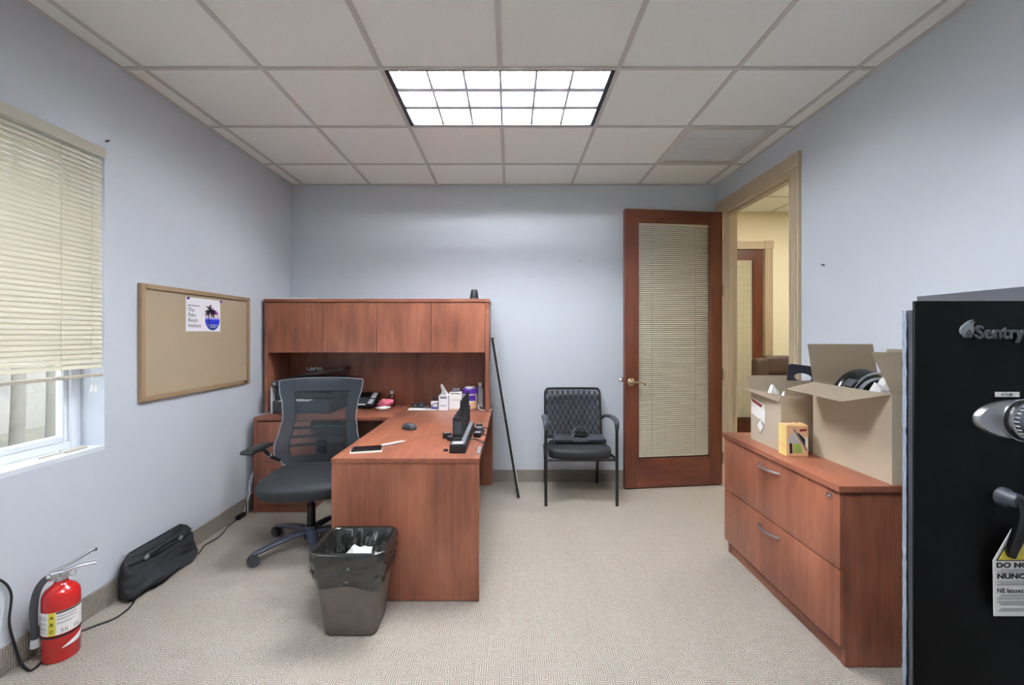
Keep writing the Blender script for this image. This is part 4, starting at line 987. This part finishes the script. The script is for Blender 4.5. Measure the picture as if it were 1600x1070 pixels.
obj('plug_block', box(BM(), -1.999, -1.967, 3.14, 3.225, .001, .03, .006, 2), 'black_plastic', t)
b = BM()
for k, m_ in ((0, 'white'), (1, 'black_plastic'), (2, 'light_grey')):
    p = curve([(-1.984 + .008 * k, 3.22 + .01 * k, .018), (-1.99 + .008 * k, 3.25, .05 + .02 * k), (-1.972 - .006 * k, 3.265, .14), (-1.985 + .006 * k, 3.30, .24), (-1.975, 3.36, .34), (-1.975, 3.45, .5)], 6)
    solo('hanging_cable', tube(BM(), p, .0036, 7), m_, {0: 'white cable hanging down behind the credenza corner', 1: 'black cable hanging down behind the credenza corner', 2: 'pale grey cable hanging down behind the credenza corner'}[k], 'cable')

# ================================================================== CARDBOARD BOXES ON THE CABINET
def carton(name, label, x0, x1, y0, y1, z0, z1, flaps, th=.004):
    t = thing(name, label, 'box', ((x0 + x1) / 2, (y0 + y1) / 2, z0))
    b = BM()
    box(b, x0, x0 + th, y0, y1, z0, z1); box(b, x1 - th, x1, y0, y1, z0, z1); box(b, x0 + th, x1 - th, y0, y0 + th, z0, z1); box(b, x0 + th, x1 - th, y1 - th, y1, z0, z1); box(b, x0 + th, x1 - th, y0 + th, y1 - th, z0, z0 + th)
    obj('walls', b, 'card', t, smooth=0)
    for q in flaps:                                     # each flap: two hinge points, two outer points
        A, B, Cc, D = [Vector(p) for p in q]; n_ = (B - A).cross(D - A).normalized() * .004
        b = BM()
        def f(u, v):
            p = A.lerp(B, u).lerp(D.lerp(Cc, u), v); return p + n_ * 1.2 * math.sin(PI * v) * math.sin(3 * u)
        sheet(b, f, 6, 4, .004); obj('flap', b, 'card', t, smooth=20)
    return t
BX0, BX1, BY0, BY1, BZ1 = 1.552, 1.888, 1.756, 2.213, 1.108
big = carton('cardboard_box', 'large open cardboard box at the near end of the filing cabinet', BX0, BX1, BY0, BY1, FT, BZ1, [
    ((BX0, BY0, BZ1), (BX0, BY1, BZ1), (1.393, 2.185, 1.077), (1.352, 1.765, 1.077)),
    ((BX0, BY1, BZ1), (BX1, BY1, BZ1), (1.885, 2.245, 1.302), (1.545, 2.245, 1.302)),
    ((BX0, BY0, BZ1), (BX1, BY0, BZ1), (1.885, 1.85, 1.268), (1.55, 1.855, 1.276)),
    ((BX1 - .002, BY0, BZ1), (BX1 - .002, BY1, BZ1), (1.902, 2.18, 1.28), (1.902, 1.80, 1.28))])
SX0, SX1, SY0_, SY1_, SZ1 = 1.415, 1.70, 2.256, 2.538, 1.032
sm_ = carton('cardboard_box', 'smaller open cardboard box with a torn shipping label, at the doorway end of the cabinet', SX0, SX1, SY0_, SY1_, FT, SZ1, [
    ((SX0, SY0_, SZ1), (SX0, SY1_, SZ1), (1.325, 2.545, 1.05), (1.405, 2.262, .998)),
    ((SX0, SY1_, SZ1), (SX1, SY1_, SZ1), (1.70, 2.575, 1.108), (1.405, 2.575, 1.108)),
    ((SX0 + .015, SY0_, SZ1), (SX1, SY0_, SZ1), (1.70, 2.25, 1.108), (1.44, 2.25, 1.112)),
    ((SX1, SY0_, SZ1), (SX1, SY1_, SZ1), (1.78, 2.53, 1.06), (1.78, 2.26, 1.06))])
def onface(pts, m, name, parent, x=SX0): return obj(name, prism(BM(), [(x - .0012, y, z) for y, z in pts], (.001, 0, 0)), m, parent, smooth=0)
onface([(2.532, .985), (2.40, .955), (2.405, .94), (2.395, .925), (2.40, .872), (2.395, .856), (2.532, .895)], 'paper', 'shipping_label', sm_)
onface([(2.528, .98), (2.42, .956), (2.425, .943), (2.44, .942), (2.52, .962)], 'red_ink', 'label_header', sm_, SX0 - .0008)
onface([(2.475, .835), (2.442, .875), (2.41, .835), (2.442, .795)], 'paper', 'diamond_sticker', sm_)
b = BM()
for (y0, z0, y1, z1) in ((2.475, .835, 2.442, .875), (2.442, .875, 2.41, .835), (2.41, .835, 2.442, .795), (2.442, .795, 2.475, .835)): tube(b, [(SX0 - .0014, y0, z0), (SX0 - .0014, y1, z1)], .0012, 5)
obj('sticker_outline', b, 'grey_ink', sm_)
crumple('packing_paper', (1.485, 2.45, .925), (.05, .05, .12), 'paper', 'crumpled white packing paper on the window side of the smaller box', 'paper', 12)
crumple('packing_paper', (1.485, 2.33, .915), (.045, .045, .11), 'paper', 'crumpled white packing paper nearest the yellow carton in the smaller box', 'paper', 15)
# black slotted plate standing in the smaller box
t = thing('slotted_plate', 'black plastic plate with an oval hand slot sticking out of the smaller box', 'holder', (1.57, 2.34, .9))
mx = Matrix.Translation((1.555, 2.33, .86)) @ Matrix.Rotation(math.radians(-12), 4, 'Z') @ Matrix.Rotation(math.radians(-6), 4, 'X') @ Matrix.Rotation(math.radians(7), 4, 'Y')
outer = rrect(0, .105, .150, .445, .012, 6); inn = [(.045 * math.cos(2 * PI * k / 28), .262 + .022 * math.sin(2 * PI * k / 28)) for k in range(28)]
def ringpts(pts, n=56):                                # sample a loop by angle about the slot's centre
    out = []
    for k in range(n):
        a = 2 * PI * k / n; d = Vector((math.cos(a), math.sin(a))); best = None
        for i in range(len(pts)):
            p, q = Vector(pts[i]) - Vector((0, .262)), Vector(pts[(i + 1) % len(pts)]) - Vector((0, .262)); e = q - p
            den = d.x * e.y - d.y * e.x
            if abs(den) < 1e-12: continue
            s = (p.x * e.y - p.y * e.x) / den; u = (p.x * d.y - p.y * d.x) / den
            if s > 0 and -1e-6 <= u <= 1 + 1e-6 and (best is None or s > best): best = s
        out.append((d.x * best, .262 + d.y * best))
    return out
ro, ri = ringpts(outer), ringpts(inn)
b = BM(); vo = [[b.verts.new(mx @ Vector((x, yy, z))) for x, z in r] for yy in (-.006, .006) for r in (ro, ri)]
n = len(ro)
for i in range(n):
    j = (i + 1) % n
    b.faces.new((vo[0][i], vo[0][j], vo[1][j], vo[1][i])); b.faces.new((vo[2][j], vo[2][i], vo[3][i], vo[3][j]))
    b.faces.new((vo[0][j], vo[0][i], vo[2][i], vo[2][j])); b.faces.new((vo[1][i], vo[1][j], vo[3][j], vo[3][i]))
obj('plate', b, 'navy', t); 
obj('side_lip', box(BM(), .069, .077, -.022, .006, -.11, .322, .002, 1, mx), 'navy', t)
# machine in the big box
t = thing('office_machine', 'black rounded machine with silver trim packed in the large box', 'machine', (1.72, 2.03, .75))
def shell(x0, x1, y0, y1, z0, zt, pw=2.6):
    rings = []
    for k in range(9):
        f = k / 8; s = (1 - f ** pw) ** (1 / pw) if f < 1 else .12; s = .55 + .45 * s if f < 1 else .3
        rings.append([((x0 + x1) / 2 + x, (y0 + y1) / 2 + y, z0 + (zt - z0) * f) for x, y in rrect(0, 0, (x1 - x0) * s, (y1 - y0) * s, .045 * s, 6)])
    return loft(BM(), rings)
obj('body', lathe(BM(), [(.001, -1.4), (.85, -1.4), (1, -1.25), (1, 0)] + [(math.cos(R_(a)), math.sin(R_(a))) for a in range(8, 90, 8)] + [(.02, 1)], n=40, mx=Matrix.Translation((1.728, 2.125, 1.0)) @ Matrix.Diagonal((.152, .078, .182, 1))), 'black_gloss', t, smooth=60)
ar = [(1.598 + .0 * k, 1.93 + .25 * 0, 1) for k in range(2)]
arc = lambda y, rx, rz, cz, x0=1.745, a0=12, a1=168, n=24: [(x0 + rx * math.cos(R_(a0 + (a1 - a0) * k / n)), y, cz + rz * math.sin(R_(a0 + (a1 - a0) * k / n))) for k in range(n + 1)]
obj('silver_trim', tube(BM(), arc(2.052, .138, .168, .998), .0055, 8), 'chrome', t)
obj('grey_band', tube(BM(), arc(2.048, .118, .150, .99), .012, 10, flat=.6), 'mid_grey', t)
obj('display', box(BM(), -.022, .022, -.03, .03, 0, .006, .001, 1, Matrix.Translation((1.632, 2.075, 1.118)) @ Matrix.Rotation(R_(-45), 4, 'Y')), 'dark_grey', t)
crumple('plastic_wrap', (1.69, 1.93, .955), (.085, .06, .20), 'tissue', 'crumpled white wrapping beside the machine in the large box', 'wrapping', 21)
# small retail box
t = thing('product_box', 'small yellow printed carton standing in front of the smaller cardboard box', 'box', (1.44, 2.205, FT))
qx0, qx1, qy0, qy1, qz = 1.392, 1.502, 2.176, 2.240, FT + .153
obj('carton', box(BM(), qx0, qx1, qy0, qy1, FT, qz), 'yellow', t, smooth=0)
fy = qy0 - .0006
def onq(pts, m, name, d=0.0): return obj(name, prism(BM(), [(qx0 + (qx1 - qx0) * u, fy - d, FT + .153 * v) for u, v in pts], (0, .0006, 0)), m, t, smooth=0)
onq([(.01, .01), (.99, .01), (.99, .99), (.01, .99)], 'orange', 'front_print')
onq([(.05, .55), (.35, .8), (.62, .4), (.55, .35), (.3, .4), (.08, .42)], 'light_grey', 'paper_picture', .0005)
onq([(.3, .1), (.72, .1), (.62, .42), (.3, .4)], 'green', 'green_patch', .0010)
onq([(.45, .72), (.55, .76), (.85, .55), (.85, .35), (.8, .36)], 'ink', 'machine_picture', .0010)
onq([(.3, .88), (.36, .9), (.95, .2), (.9, .17)], 'mid_grey', 'diagonal_line', .0015)
onq([(.78, .62), (.98, .6), (.98, .2), (.88, .35)], 'paper', 'pale_patch', .0005)
onq([(.15, .08), (.27, .08), (.25, .42), (.13, .42)], 'ink', 'dark_block', .0010)
onq([(.6, .8), (.92, .82), (.92, .9), (.6, .88)], 'red_ink', 'red_heading', .0010)
b = BM()
for k, (z, w0) in enumerate(((.86, .7), (.78, .5), (.6, .6), (.55, .4), (.36, .7), (.31, .6), (.26, .65), (.15, .45))): box(b, qx0 - .0006, qx0 - .0001, qy0 + .008, qy0 + .008 + .05 * w0, FT + .153 * z, FT + .153 * z + .003)
obj('side_print', b, 'orange', t, smooth=0, kind='stuff')
b = BM()
for k in range(4): box(b, qx0 + .004 + .03 * k, qx0 + .03 + .025 * k, qy0 + .006, qy1 - .004, qz + .0005 + .001 * k, qz + .0022 + .001 * k, mx=None)
obj('open_tabs', b, 'orange', t, smooth=0)

# ================================================================== ON THE DESK AND CREDENZA
def onz(px_, py_, z=DT):
    Y = FPX * (EYE - z) / (py_ - 523.0); return (px_ - 797.0) / FPX * Y, Y
# mouse
rings = []
mxm = Matrix.Translation((-.667, 2.86, DT)) @ Matrix.Rotation(R_(62), 4, 'Z')
for f, s in ((0, .9), (.15, 1), (.45, .97), (.75, .8), (.93, .5), (1, .15)):
    rings.append([mxm @ Vector((x * (1 - .12 * (y > 0) * f), y, .042 * f * (1 - 22 * (y + .01) ** 2) + .001)) for x, y in rrect(0, 0, .062 * s, .108 * s, .028 * s, 6)])
t = thing('computer_mouse', 'black and grey computer mouse on the desk', 'mouse', (-.667, 2.86, DT)); obj('shell', loft(BM(), rings), 'dark_grey', t, smooth=60)
obj('wheel', cyl(BM(), mxm @ Vector((-.004, -.03, .028)), mxm @ Vector((.004, -.03, .028)), .008, n=12), 'black_plastic', t)
# notepad, phone, pen
mxn = Matrix.Translation((-.768, 2.318, DT)) @ Matrix.Rotation(R_(14), 4, 'Z')
t = thing('notepad', 'small pale notepad under the black phone at the desk corner', 'notepad', (-.768, 2.318, DT)); obj('pages', box(BM(), -.085, .078, -.036, .04, .0005, .008, .001, 1, mxn), 'paper', t); obj('backing', box(BM(), -.086, .079, -.037, .041, .0001, .0006, mx=mxn), 'card', t)
t = thing('phone', 'black smartphone lying on the notepad at the desk corner', 'phone', (-.765, 2.325, DT + .008)); obj('case', box(BM(), -.078, .078, -.03, .044, .0085, .019, .003, 2, mxn), 'black_plastic', t); obj('screen', box(BM(), -.068, .074, -.026, .04, .019, .0196, mx=mxn), 'black_gloss', t); obj('camera_dot', cyl(BM(), mxn @ Vector((.02, .034, .0195)), mxn @ Vector((.02, .034, .0205)), .004, n=10), 'chrome', t)
t = thing('pen', 'white stylus pen on the desk beside the phone', 'pen', (-.67, 2.47, DT)); obj('barrel', tube(BM(), [(-.722, 2.415, DT + .0065), (-.65, 2.484, DT + .0065), (-.626, 2.507, DT + .0065)], .0062, 10), 'white', t); obj('tip', cyl(BM(), (-.626, 2.507, DT + .0065), (-.607, 2.525, DT + .004), .006, .001, 10), 'white', t)
# radio charger bank with six radios
t = thing('charger_bank', 'long black multi-bay radio charger at the door side of the desk', 'charger', (-.27, 2.58, DT))
cx0, cx1, cyA, cyB = -.320, -.235, 2.276, 2.86
obj('base', box(BM(), cx0, cx1, cyA, cyB, DT, DT + .046, .003, 2), 'black_plastic', t)
obj('top_plate', box(BM(), cx0 + .008, cx1 - .008, cyA + .006, cyB - .006, DT + .046, DT + .0495), 'mid_grey', t, smooth=0)
b = BM()
for r in range(4): box(b, cx0 + .016, cx1 - .018, cyA + .012 + r * .010, cyA + .016 + r * .010, DT + .0494, DT + .0499)
obj('label_print', b, 'paper', t, smooth=0)
n = 6
for k in range(n): obj('charging_pocket', box(BM(), cx0 + .006, cx1 - .03, cyA + .066 + k * .082, cyA + .124 + k * .082, DT + .0495, DT + .066, .003, 1), 'black_plastic', t)
def radio(name, label, loc):
    t = thing(name, label, 'two-way radio', loc, 0, 'radios standing in the charger bank')
    obj('body', box(BM(), -.028, .028, -.017, .017, 0, .108, .006, 2), 'black_plastic', t, True)
    obj('speaker_face', box(BM(), -.022, .022, -.0195, -.017, .02, .085, .002, 1), 'dark_grey', t, True)
    obj('antenna', cyl(BM(), (.016, 0, .106), (.017, 0, .20), .0065, .0045, 10), 'black_plastic', t, True)
    obj('knob', cyl(cyl(BM(), (-.012, 0, .107), (-.012, 0, .122), .007, n=12), (.001, 0, .107), (.001, 0, .116), .005, n=10), 'dark_grey', t, True)
    obj('belt_clip', box(BM(), -.010, .010, .017, .023, .04, .1, .002, 1), 'black_metal', t, True)
    return t
order = ['nearest the desk end', 'second from the desk end', 'third from the desk end', 'fourth from the desk end', 'fifth from the desk end', 'farthest from the desk end']
r0 = radio('two_way_radio', 'black two-way radio in the charger bank, ' + order[0], (cx0 + .034, cyA + .095, DT + .066))
for k in range(1, n):
    r = copy_tree(r0); r.location = (cx0 + .034, cyA + .095 + k * .082, DT + .066); r['label'] = 'black two-way radio in the charger bank, ' + order[k]
def brick_adapter(x, y, w, d, h, rz, label, m='black_plastic', cord=None):
    t = thing('power_adapter', label, 'adapter', (x, y, DT), rz)
    obj('case', box(BM(), -w / 2, w / 2, -d / 2, d / 2, 0, h, .005, 2), m, t, True); obj('rating_label', box(BM(), -w / 3, w / 3, -d / 3, d / 3, h, h + .0004), 'mid_grey', t, True)
    obj('plug_tail', tube(BM(), curve([(w / 2 - .004, 0, h * .5), (w / 2 + .02, .01, h * .4), (w / 2 + .035, .03, .005)], 5), .003, 6), m, t, True); return t
brick_adapter(-.383, 2.62, .05, .04, .032, .3, 'black power adapter beside the charger bank on the mouse side')
brick_adapter(-.353, 2.555, .036, .03, .026, -.5, 'smaller black adapter tucked against the charger bank')
brick_adapter(-.196, 2.72, .05, .05, .045, .6, 'black adapter block on the door side of the charger bank', 'dark_grey')
brick_adapter(-.198, 2.645, .045, .05, .03, -.2, 'flat black adapter at the desk edge beside the charger bank')
brick_adapter(-.199, 2.80, .04, .05, .05, .1, 'tall black adapter near the far end of the charger bank')
for k, dy in enumerate((0, .018)):
    b = tube(BM(), curve([(-.2345, 2.50 + dy, DT + .02), (-.20, 2.50 + dy, DT + .018), (-.17, 2.47 + dy * 2, DT + .012), (-.148, 2.46 + dy, DT + .008), (-.135, 2.455 + dy, DT - .006)], 6), .0026, 7)
    solo('charger_cable', b, 'black_plastic', ('upper' if k else 'lower') + ' thin cable from the charger bank over the desk edge', 'cable')
solo('end_cap', lathe(BM(), [(.001, 0), (.014, 0), (.013, .008), (.008, .011), (.001, .011)], c=(-.347, 2.33, DT), n=16), 'black_plastic', 'small black rubber cap beside the near end of the charger', 'cap')
solo('edge_strip', box(BM(), -.176, -.1575, 2.262, 2.40, DT, DT + .006, .002, 1), 'mid_grey', 'grey plastic strip lying along the desk edge by the charger', 'strip')

# printer
t = thing('printer', 'dark office printer on the credenza behind the swivel chair', 'printer', (-1.65, 3.6, DT))
pa, pb, pc_, pd = -1.885, -1.425, 3.40, 3.80
obj('body', box(box(BM(), pa, pb, pc_ + .02, pd, DT, DT + .10, .008, 2), pa, pb, pc_ + .06, pd, DT + .098, DT + .21, .01, 2), 'dark_grey', t)
obj('side_cheek', box(BM(), pa - .006, pa + .004, pc_ + .005, pd, DT + .002, DT + .215, .003, 1), 'light_grey', t)
obj('control_panel', box(BM(), pa + .24, pb - .01, pc_, pc_ + .10, 0, .05, .006, 2, Matrix.Translation((0, 0, DT + .165))), 'black_gloss', t)
obj('display', box(BM(), pa + .27, pb - .08, pc_ - .002, pc_, DT + .178, DT + .208), 'light_grey', t)
obj('output_tray', box(BM(), pa + .06, pb - .14, pc_ - .01, pc_ + .1, DT + .098, DT + .106), 'mid_grey', t)
obj('output_paper', box(BM(), pa + .08, pb - .16, pc_ - .005, pc_ + .1, DT + .1062, DT + .112), 'paper', t)
obj('scanner_lid', box(BM(), pa - .004, pb, 0, .40, 0, .034, .010, 3, Matrix.Translation((0, pc_, DT + .222)) @ Matrix.Rotation(R_(2), 4, 'X')), 'dark_grey', t)
obj('side_button', cyl(BM(), (pa + .03, pc_ - .001, DT + .24), (pa + .03, pc_ - .006, DT + .24), .008, n=14), 'light_grey', t)
mxb = Matrix.Translation((-1.58, 3.64, DT + .300)) @ Matrix.Rotation(R_(-8), 4, 'Y') @ Matrix.Rotation(R_(10), 4, 'Z')
solo('ring_binder', box(BM(), -.16, .20, -.13, .13, .006, .022, .004, 2, mxb), 'black_plastic', 'thin black folder lying aslant on top of the printer', 'folder')
solo('loose_sheet', box(BM(), -1.60, -1.355, 3.45, 3.60, DT + .2665, DT + .268, mx=Matrix.Rotation(0, 4, 'X')), 'paper', 'white sheet of paper poking out beside the printer', 'paper')
0 and solo('paper_stack', box(BM(), -1.42, -1.30, 3.60, 3.80, DT, DT + .2572, .002, 1), 'black_plastic', 'black upright file box standing between the printer and the desk phone', 'file box')
b = BM()
for k in range(4):
    p = [( -1.70 + .03 * k + .02 * math.cos(2 * PI * j / 14), 3.66 + .02 * math.sin(2 * PI * j / 14), DT + .335 + .012 * math.sin(k * 1.3 + j)) for j in range(14)]; tube(b, p, .004, 6, closed=True)
solo('cable_coil', b, 'light_grey', 'small coil of clear tangled cable on top of the printer', 'cable')
# desk phone
t = thing('desk_phone', 'black desk telephone with white key columns on the credenza', 'telephone', (-1.27, 3.70, DT))
tilt = R_(26); mxp = Matrix.Translation((-1.262, 3.635, DT + .018)) @ Matrix.Rotation(R_(-4), 4, 'Z') @ Matrix.Rotation(tilt, 4, 'X')
obj('body', box(BM(), -.12, .115, 0, .19, 0, .026, .006, 2, mxp), 'black_plastic', t)
obj('stand', prism(BM(), [(-1.36, 3.66, DT), (-1.36, 3.80, DT), (-1.36, 3.80, DT + .09), (-1.36, 3.66, DT + .022)], (.19, 0, 0)), 'black_plastic', t, smooth=0)
hs = obj('handset', tube(BM(), [mxp @ Vector((-.085, y, z)) for y, z in ((.008, .04), (.03, .052), (.095, .06), (.16, .052), (.182, .04))], [.022, .02, .017, .02, .022], 10, flat=.7), 'black_gloss', t)
obj('screen', box(BM(), -.045, .045, .105, .175, .026, .029, .001, 1, mxp), 'black_gloss', t)
b = BM()
for i in range(5):
    for j in range(5): box(b, -.05 + i * .021, -.035 + i * .021, .02 + j * .0155, .031 + j * .0155, .026, .0295, mx=mxp)
obj('keypad', b, 'dark_grey', t, smooth=0)
for j, (y0, y1) in enumerate(((.012, .075), (.095, .175))): obj('key_strip', box(BM(), .062, .102, y0, y1, .026, .0285, .001, 1, mxp), 'light_grey', t)
obj('front_lip', box(BM(), -.06, .05, -.002, .008, .020, .0275, .001, 1, mxp), 'white', t)
# snack wrapper, napkin, bottle
crumple('snack_wrapper', (-1.055, 3.66, DT + .045), (.055, .035, .038), 'pink', 'crumpled pink foil wrapper beside the desk phone', 'wrapper', 31)
crumple('napkin', (-1.06, 3.60, DT + .015), (.055, .03, .012), 'paper', 'crumpled white napkin in front of the pink wrapper', 'napkin', 35)
t = thing('medicine_bottle', 'amber medicine bottle with a white cap against the hutch back', 'bottle', (-1.02, 3.745, DT)); 
x, y = -1.028, 3.755
obj('bottle', lathe(BM(), [(.001, 0), (.028, .001), (.029, .006), (.029, .085), (.024, .098), (.013, .108), (.013, .118), (.001, .118)], c=(x, y, DT), n=24), 'amber', t)
obj('cap', lathe(BM(), [(.015, .112), (.016, .114), (.016, .135), (.014, .138), (.001, .138)], c=(x, y, DT), n=24), 'white', t)
obj('label', box(BM(), x - .026, x - .012, y - .033, y - .022, DT + .02, DT + .07), 'paper', t)
# papers, glasses, gadgets in front of the hutch back
solo('loose_papers', box(BM(), -.15, .10, -.035, .055, .0004, .006, 0, mx=Matrix.Translation((-.70, 3.62, DT)) @ Matrix.Rotation(R_(4), 4, 'Z')), 'paper', 'short stack of white papers under the eyeglasses on the desk', 'paper')
t = thing('eyeglasses', 'dark folded eyeglasses lying on the white papers', 'glasses', (-.66, 3.62, DT + .006))
for s in (-1, 1):
    p = [(-.655 + s * .033 + .03 * math.cos(2 * PI * k / 18), 3.61, DT + .031 + .022 * math.sin(2 * PI * k / 18)) for k in range(18)]
    obj('rim', tube(BM(), p, .0032, 6, closed=True), 'ink', t)
    obj('lens', cyl(BM(), (-.655 + s * .033, 3.6095, DT + .031), (-.655 + s * .033, 3.6105, DT + .031), .022, n=18), 'glass', t)
    obj('temple_arm', tube(BM(), [(-.655 + s * .063, 3.61, DT + .036), (-.655 + s * .055, 3.66, DT + .03), (-.655 - s * .03, 3.67, DT + .015)], .0032, 6), 'ink', t)
for i, (x, y, w, d, h, m, lab) in enumerate(((-.80, 3.68, .07, .05, .035, 'black_plastic', 'black gadget at the phone side of the white papers'), (-.745, 3.66, .035, .05, .045, 'navy', 'dark upright gadget between the black gadget and the eyeglasses'), (-.59, 3.68, .06, .04, .03, 'black_plastic', 'black gadget beside the blue and white carton'))):
    t = thing('gadget', lab, 'gadget', (x, y, DT + (.0066 if abs(x + .7) < .14 and y < 3.67 else 0)))
    z0 = DT + .0066 if (y - .03 < 3.68) else DT
    obj('case', box(BM(), x - w / 2, x + w / 2, y - d / 2, y + d / 2, z0, z0 + h, .006, 2), m, t); obj('button', cyl(BM(), (x, y - d / 2, z0 + h * .6), (x, y - d / 2 - .003, z0 + h * .6), .006, n=10), 'mid_grey', t)
# cartons, tissue box, tub, bottle
def carton2(name, label, x0, x1, y0, y1, h, m, bands=()):
    t = thing(name, label, 'box', ((x0 + x1) / 2, (y0 + y1) / 2, DT)); obj('carton', box(BM(), x0, x1, y0, y1, DT, DT + h, .001, 1), m, t)
    for (z0, z1, u0, u1, bm_) in bands: obj('print', box(BM(), x0 + (x1 - x0) * u0, x0 + (x1 - x0) * u1, y0 - .0005, y0, DT + h * z0, DT + h * z1), bm_, t, smooth=0)
    return t
carton2('medicine_carton', 'small white carton with a blue lower band beside the tissue box', -.662, -.606, 3.61, 3.64, .068, 'white', ((.0, .3, .0, 1, 'blue'), (.36, .42, .2, .8, 'blue')))
solo('bottle_cap', lathe(BM(), [(.001, 0), (.016, 0), (.016, .03), (.013, .036), (.001, .036)], c=(-.645, 3.68, DT + .068), n=16), 'navy', 'dark blue screw cap showing above the blue and white carton', 'cap')
tb = carton2('tissue_box', 'white tissue box with a tissue pulled up', -.590, -.512, 3.568, 3.66, .122, 'white', ((.80, .95, .15, .85, 'mid_grey'), (.3, .34, .2, .8, 'grey_ink')))
def tis(u, v):
    a = (u - .5) * 2; return Vector((-.55 + a * .038 * (1 - .75 * v) - .022 * v * v + .006 * math.sin(7 * u + 3 * v), 3.615 + .02 * math.sin(5 * u) * (1 - v) + .008 * v, DT + .118 + .095 * v - .03 * a * a * v))
obj('tissue', sheet(BM(), tis, 12, 10, .0006), 'tissue', tb)
carton2('pale_carton', 'upright pale carton between the tissue box and the purple tub', -.508, -.405, 3.60, 3.66, .145, 'paper', ((.90, .96, .1, .9, 'grey_ink'), (.05, .09, .0, 1, 'orange'), (.55, .57, .2, .8, 'grey_ink')))
t = thing('clear_container', 'small clear plastic container resting on the pale carton', 'container', (-.455, 3.63, DT + .145))
obj('shell', box(BM(), -.49, -.418, 3.602, 3.658, DT + .1455, DT + .20, .008, 2), 'glass', t); obj('filling', box(BM(), -.484, -.424, 3.61, 3.65, DT + .148, DT + .175, .006, 2), 'mid_grey', t)
t = thing('wipes_tub', 'white tub with a purple lid and purple label', 'tub', (-.345, 3.70, DT)); x, y = -.343, 3.69
obj('tub', lathe(BM(), [(.001, 0), (.058, .001), (.061, .01), (.063, .13), (.001, .13)], c=(x, y, DT), n=32), 'white', t)
obj('lid', lathe(BM(), [(.064, .128), (.067, .130), (.066, .165), (.060, .172), (.001, .172)], c=(x, y, DT), n=32), 'purple', t)
obj('lid_top', lathe(BM(), [(.001, .172), (.045, .172), (.04, .184), (.001, .184)], c=(x, y, DT), n=28), 'white', t)
def tubpatch(a0, a1, z0, z1): return sheet(BM(), lambda u, v: Vector((x + .0638 * math.cos(R_(a0 + (a1 - a0) * u)), y + .0638 * math.sin(R_(a0 + (a1 - a0) * u)), DT + z0 + (z1 - z0) * v)), 12, 1)
obj('purple_label', tubpatch(-95, -40, .07, .115), 'purple', t); obj('orange_band', tubpatch(-110, 10, .005, .062), 'orange', t)
t = thing('spray_bottle', 'slim white bottle standing behind the purple-lidded tub', 'bottle', (-.262, 3.76, DT))
obj('body', lathe(BM(), [(.001, 0), (.030, .001), (.031, .01), (.031, .14), (.026, .165), (.014, .178), (.001, .178)], c=(-.262, 3.775, DT), n=24), 'light_grey', t)
obj('cap', lathe(BM(), [(.014, .178), (.016, .18), (.016, .205), (.001, .207)], c=(-.262, 3.775, DT), n=20), 'white', t)
b = tube(BM(), curve([(-.27, 3.68, DT + .03), (-.262, 3.62, DT + .008), (-.235, 3.56, DT + .006), (-.205, 3.535, DT + .006), (-.168, 3.545, DT + .008), (-.148, 3.60, DT + .004), (-.146, 3.66, DT - .01)], 6), .0042, 8)
solo('white_cable', b, 'white', 'white cable curving round the foot of the hutch at the desk edge', 'cable')
b = tube(BM(), curve([(-1.89, 3.50, DT + .006), (-1.915, 3.42, DT + .006), (-1.935, 3.34, DT + .005), (-1.953, 3.31, DT - .005), (-1.962, 3.31, DT - .2)], 6), .0035, 7)
solo('printer_cable', b, 'light_grey', 'pale cable from the printer over the credenza corner', 'cable')
# on the hutch
t = thing('desk_speaker', 'small black tapered speaker on top of the hutch', 'speaker', (-.29, 3.6, HZ1))
obj('shell', lathe(BM(), [(.001, 0), (.034, .001), (.036, .006), (.026, .072), (.022, .078), (.001, .078)], c=(-.293, 3.53, HZ1), n=28), 'black_plastic', t)
obj('foot_ring', lathe(BM(), [(.037, .0), (.0385, .003), (.037, .008)], c=(-.293, 3.53, HZ1), n=28), 'dark_grey', t)
b = BM(); box(b, -1.95, -1.60, 3.55, 3.60, HZ1, HZ1 + .012, .003, 1, None); solo('white_strip', b, 'white', 'flat white strip lying on top of the hutch by the window wall', 'strip')

# repeats that share a kind carry a group phrase
GROUPS = {'wall_nail': 'nails in the walls', 'hanging_cable': 'cables behind the credenza corner', 'gadget': 'gadgets by the white papers', 'power_adapter': 'adapters around the charger bank',
          'crumpled_paper': 'papers in the waste bin', 'packing_paper': 'packing paper in the smaller box', 'palm_tree': 'trunks outside the window', 'cardboard_box': 'open boxes on the filing cabinet',
          'charger_cable': 'charger cables over the desk edge', 'ceiling_light': 'ceiling lights', 'bottle_cap': None}
for o in list(COL.objects):
    if o.parent is None and o.get('category') and not o.get('group'):
        g = GROUPS.get(o.name.split('.')[0])
        if g: o['group'] = g
